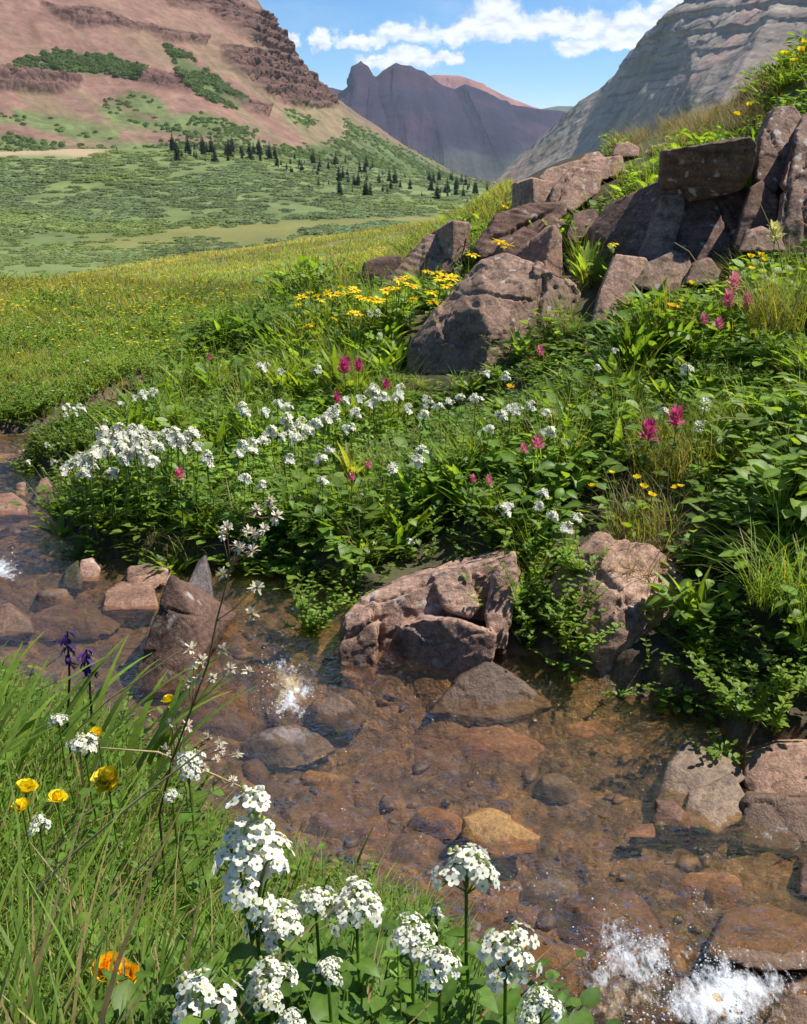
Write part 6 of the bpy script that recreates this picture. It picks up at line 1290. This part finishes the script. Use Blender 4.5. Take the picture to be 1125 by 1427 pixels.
for poly, f in (([(120, 345), (260, 318), (430, 308), (560, 303), (700, 298), (560, 333), (420, 333), (300, 345), (200, 350)], 5), ([(300, 350), (470, 335), (600, 325), (480, 350), (330, 395), (100, 398), (180, 375)], 4), ([(-160, 385), (200, 378), (200, 400), (-160, 400)], 4), ([(-100, 196), (60, 190), (160, 214), (60, 224), (-100, 220)], 4)):
    open_ = np.maximum(open_, ss(f, -f, sdpoly(px, py + 4 * nz_, poly)))
strip = ss(5, -3, sdpoly(px, py, [(195, 340), (260, 332), (325, 342), (322, 356), (250, 362), (200, 352)])) + ss(4, -3, sdpoly(px, py, [(425, 322), (520, 312), (560, 315), (500, 328), (440, 330)]))
wprob = np.clip(.72 + 1.3 * nz_, .10, 1) * (1 - open_) + strip
k = rng.random(len(px)) < wprob
pos, px, py, nz_ = pos[k], px[k], py[k], nz_[k]
sc_ = rng.uniform(1.0, 2.7, len(pos)) * (pos[:, 1] / 330) ** .45 * np.where(py > 330, .62, 1)
cm = (rng.uniform(.88, 1.12, len(pos))[:, None] * (1 + .4 * nz_[:, None])) * (np.ones((1, 3)) * (1 - .0) + np.array([[.25, .2, -.2]]) * ss(0, .5, fbm(pos * .01, 3, 951))[:, None])
xf_scatter('willow_thicket', 'low grey green willow thickets carpeting the valley floor', WT, pos, sc_ * rng.uniform(.9, 1.9, len(pos)), np.zeros((len(pos), 2)), cm, WIL, hs=sc_ * .5)
# spruces: every tree its own thing, trunk and crown
def spruce(seed):
    r = np.random.default_rng(seed); b = TB(); H = 1.0
    for k in range(15):
        f = k / 15; z = .10 + .88 * f; rad = .24 * (1 - f) ** .85 * r.uniform(.75, 1.15) + .012; n = 9 if f < .6 else 6
        for q in range(n):
            a = q / n * 6.283 + r.random() * .8; L = rad * r.uniform(.75, 1.15); d = np.array([math.cos(a), math.sin(a), -.32]); sd_ = np.array([-math.sin(a), math.cos(a), 0]) * L * .33
            o = np.array([0, 0, z]); b.add([o, o + d * L * .6 + sd_, o + d * L, o + d * L * .6 - sd_], [(0, 1, 2, 3)], np.array([.034, .056, .028]) * r.uniform(.7, 1.35))
            o2 = o + np.array([0, 0, .02]); b.add([o2, o2 + d * L * .55 + np.array([0, 0, .05 * L]), o2 + d * L * .9 - np.array([0, 0, .12 * L]), o2 + d * L * .5 - np.array([0, 0, .22 * L])], [(0, 1, 2, 3)], np.array([.032, .052, .026]) * r.uniform(.7, 1.3))
    t_ = TB(); t_.tube([(0, 0, -.05), (0, 0, .4), (0, 0, .9)], .022, .004, np.array([.06, .045, .035]), 5)
    return b.mesh('crown', WIL), t_.mesh('trunk', STEM)
SPR = [spruce(k) for k in range(4)]
ZT = [((240, 198, 385, 222), 70, 'dark spruce of the dense row at the foot of the red scree', 'spruces in the row under the red scree', (5, 11)), ((380, 196, 480, 238), 36, 'dark spruce of the scattered stand at the end of the red scree', 'spruces at the end of the red scree', (5, 10)),
      ((470, 205, 640, 272), 80, 'dark spruce on the green slope below the purple peak', 'spruces below the purple peak', (5, 10)), ((600, 238, 722, 280), 60, 'dark spruce of the wood at the narrow end of the valley', 'spruces at the end of the valley', (5, 10)), ((390, 225, 560, 262), 22, 'small dark spruce dotted through the willow thickets', 'spruces dotted through the willows', (3, 5)), ((0, 190, 250, 210), 10, 'small spruce on the green foot of the red mountain', 'spruces at the foot of the red mountain', (3, 5))]
for (x0, y0, x1, y1), n, lb, grp, (h0, h1) in ZT:
    pos, px, py = valley_pts(n, y0 + 8, y1 + 4, x0, x1, int(x0 + y0))
    for q in pos:
        s_ = float(h0 * .45 + (h1 - h0 * .45) * rng.random() ** 1.4); t_ = thing('spruce_tree', lb, 'tree', q - np.array([0, 0, .2]), grp); t_.scale = (s_ * rng.uniform(.9, 1.3), s_ * 1.1, s_); t_.rotation_euler = (0, 0, rng.random() * 6)
        cr, tk = SPR[int(rng.integers(0, 4))]; link('crown', cr, t_); link('trunk', tk, t_)
# shrubs on the mountain: dark green scrub on the ledges
def mount_scrub(polys, n, seed, sc0, sc1, colm, name, label):
    me = [o for o in C.objects if o.get('label', '').startswith('red scree')][0].data
    m = len(me.vertices); V = np.empty(m * 3, np.float32); me.vertices.foreach_get('co', V); V = V.reshape(-1, 3).astype(float); px, py = project(V)
    pr = np.zeros(m)
    for q in polys: pr = np.maximum(pr, ss(6, -6, sdpoly(px, py, q)))
    pr *= np.clip(.4 + 1.2 * fbm(V * .03, 3, seed), 0, 1); pr /= pr.sum(); ids = np.random.default_rng(seed).choice(m, n, p=pr); pos = V[ids]
    xf_scatter(name, label, WT, pos, rng.uniform(sc0, sc1, n), np.zeros((n, 2)), rng.uniform(.7, 1.2, n)[:, None] * np.array([colm]), WIL, hs=rng.uniform(sc0, sc1, n) * 1.1)
mount_scrub([GR_RED[0], GR_RED[1]], 1100, 61, 1.2, 3.4, (.8, .85, .62), 'mountain_scrub', 'dark green scrub on the ledge and gully of the red mountain')
mount_scrub([GR_RED[2], GR_RED[3], GR_RED[4], GR_RED[5], GR_RED[6]], 4200, 62, .9, 2.4, (1.0, 1.05, .8), 'mountain_scrub', 'green scrub patches across the lower slopes of the red mountain')
# yellow blossoms of the meadow
b_ = TB()
for k in range(5): b_.leaf((0, 0, .06), dirv(k * 1.2566, .3), (0, 0, 1), .013, .012, YEL, (.4, 1, .6), 0, .1, False)
YT = [b_.arr()]
pos, px, py, isl = meadow_points(21500, 4.6, 26, 13)
pr = np.clip(.25 + 1.3 * fbm(pos * .8, 3, 960), 0, 1) * ss(545, 505, py) * np.clip(.25 + ss(.0, .4, fbm(np.stack([px * .004, py * .03, 0 * px], -1), 3, 961)), 0, 1)
k = (rng.random(len(pos)) < pr) & ~isl; pos = pos[k]; n = len(pos)
xf_scatter('meadow_blossoms', 'yellow blossoms sprinkled through the meadow grass', YT, pos, rng.uniform(.45, .8, n) * (1 + .05 * pos[:, 1]), rng.normal(0, .1, (n, 2)), np.ones((n, 3)) * rng.uniform(.8, 1.1, n)[:, None], PETAL)
pos, px, py, isl = meadow_points(1500, 4.4, 10, 14); k = rng.random(len(pos)) < .25; pos = pos[k]; n = len(pos)
xf_scatter('meadow_blossoms', 'tiny white blossoms in the short meadow grass', [(YT[0][0], YT[0][1], YT[0][2] * 0 + WHITE * .9)], pos, rng.uniform(.4, .7, n) * (1 + .05 * pos[:, 1]), rng.normal(0, .1, (n, 2)), np.ones((n, 3)), PETAL)
# foam and bubbles on the water
def foammat(name, cover):
    m, t = newmat(name); geo = t.n('ShaderNodeNewGeometry'); vc = t.n('ShaderNodeVertexColor', layer_name='Col')
    bs = t.n('ShaderNodeBsdfPrincipled', i_Roughness=.3); bs.inputs['Base Color'].default_value = (.66, .69, .74, 1); bs.inputs['Specular IOR Level'].default_value = .6
    mpf = t.n('ShaderNodeMapping'); mpf.inputs['Rotation'].default_value = (0, 0, R(-38)); mpf.inputs['Scale'].default_value = (1, .62, 1); t.l(geo.outputs['Position'], mpf.inputs[0]); a = t.noise(mpf.outputs[0], 120, 5, .75); b = t.noise(mpf.outputs[0], 34, 3, .6, .6)
    lace = t.math('ADD', t.math('MULTIPLY', a, .6), t.math('MULTIPLY', b, .6))
    bp = t.n('ShaderNodeBump', i_Strength=.9, i_Distance=.006); t.l(a, bp.inputs['Height']); t.l(bp.outputs[0], bs.inputs['Normal'])
    sepc = t.n('ShaderNodeSeparateColor'); t.l(vc.outputs[0], sepc.inputs[0])
    fac = t.ramp(t.math('SUBTRACT', t.math('ADD', lace, t.math('MULTIPLY', sepc.outputs[0], cover)), .8), [(.0, 0), (.28, 1)])
    tl = t.n('ShaderNodeBsdfTransparent'); mx = t.n('ShaderNodeMixShader'); t.l(fac, mx.inputs[0]); t.l(tl.outputs[0], mx.inputs[1]); t.l(bs.outputs[0], mx.inputs[2])
    o_ = t.n('ShaderNodeOutputMaterial'); t.l(mx.outputs[0], o_.inputs[0]); return m
FOAM = foammat('water_foam', .75); DROP, t = newmat('water_drop')
bs = t.n('ShaderNodeBsdfPrincipled', i_Roughness=.15); bs.inputs['Base Color'].default_value = (.75, .78, .82, 1)
tl = t.n('ShaderNodeBsdfTransparent'); mx = t.n('ShaderNodeMixShader'); mx.inputs[0].default_value = .35; t.l(bs.outputs[0], mx.inputs[1]); t.l(tl.outputs[0], mx.inputs[2])
o_ = t.n('ShaderNodeOutputMaterial'); t.l(mx.outputs[0], o_.inputs[0])
bb = TB(); bb.ball((0, 0, 0), 1.0, np.array([.8, .8, .8]), (1, 1, .8), 6, 4); BALL = [bb.arr()]
def foam(poly, n, rmin, rmax, label, seed, hgt=.02, amt=.6):
    r = np.random.default_rng(seed); P_ = np.array([hit_water(*q) for q in poly]); lo, hi = P_.min(0) - .06, P_.max(0) + .06
    st_ = max(.004, float((hi - lo).max()) / 170); x, y = np.meshgrid(np.arange(lo[0], hi[0], st_), np.arange(lo[1], hi[1], st_), indexing='ij')
    d = sdpoly(x, y, P_); cov = ss(.05, -.08, d) * amt + .15 * fbm(np.stack([x * 12, y * 9, 0 * x], -1), 3, seed)
    cov = np.where(d > .05, 0, cov)
    p = np.stack([x, y, 0 * x], -1)
    z = wz(y) + .010 + cov.clip(0) * (hgt * (.5 + .5 * fbm(p * 16, 3, seed + 2)) + .010 * np.abs(fbm(p * 50, 3, seed + 3)) + .007 * fbm(p * 110, 2, seed + 4))
    V = np.stack([x, y, z], -1).reshape(-1, 3); F = grid_faces(*x.shape)[:, ::-1]; k = (d.ravel() < .05)[F].any(1); F = F[k]; us = np.unique(F); rm = np.full(len(V), -1); rm[us] = np.arange(len(us))
    tag(link('foam', mesh_np('foam', V[us], [rm[F]], [FOAM], np.repeat(cov.ravel()[us][:, None], 3, 1))), label, 'foam', kind='stuff')
    x = r.uniform(lo[0], hi[0], n * 4); y = r.uniform(lo[1], hi[1], n * 4); d = sdpoly(x, y, P_)
    w_ = ss(.05, -.05, d) * np.clip(.3 + 1.8 * fbm(np.stack([x * 30, y * 22, 0 * x], -1), 4, seed), 0, 1)
    k = r.random(n * 4) < w_; x, y = x[k][:n], y[k][:n]; m = len(x)
    z = wz(y) + .012 + (hgt + .012) * r.random(m) ** 2
    xf_scatter('foam', label.replace('foam', 'foam flecks').replace('bubbles', 'loose bubbles').replace('splash', 'splash drops').replace('riffle', 'riffle drops'), BALL, np.stack([x, y, z], -1), rmin + (rmax - rmin) * r.random(m) ** 3, np.zeros((m, 2)), np.ones((m, 3)), DROP)
foam([(950, 1445), (905, 1405), (960, 1360), (1010, 1340), (1070, 1352), (1112, 1378), (1085, 1420), (1040, 1450)], 1500, .0006, .0026, 'dense white foam below the wide wet russet rock', 71, .03, .72)
foam([(790, 1450), (805, 1370), (830, 1290), (880, 1275), (970, 1330), (950, 1380), (920, 1450)], 1200, .0006, .0024, 'broken white bubbles spreading beside the dense foam', 72, .012, .42)
foam([(915, 1275), (1000, 1258), (1010, 1290), (960, 1310), (920, 1300)], 300, .0006, .002, 'streaks of bubbles over the lip above the russet rock', 73, .01, .40)
foam([(378, 930), (400, 925), (432, 965), (420, 1000), (385, 1003), (380, 965)], 700, .0008, .0030, 'white splash at the small cascade beside the large pink boulder', 74, .03, .8)
foam([(690, 1235), (770, 1225), (765, 1255), (695, 1265)], 120, .0006, .002, 'small patch of bubbles in the middle of the lower stream', 75, .006, .25)
foam([(-20, 780), (10, 782), (30, 800), (20, 815), (-20, 812)], 160, .001, .004, 'white riffle at the upper stream by the picture edge', 76, .02, .6)
foam([(1050, 1160), (1140, 1145), (1150, 1180), (1060, 1185)], 120, .0006, .002, 'trickle of bubbles below the wet brown rock', 77, .006, .25)
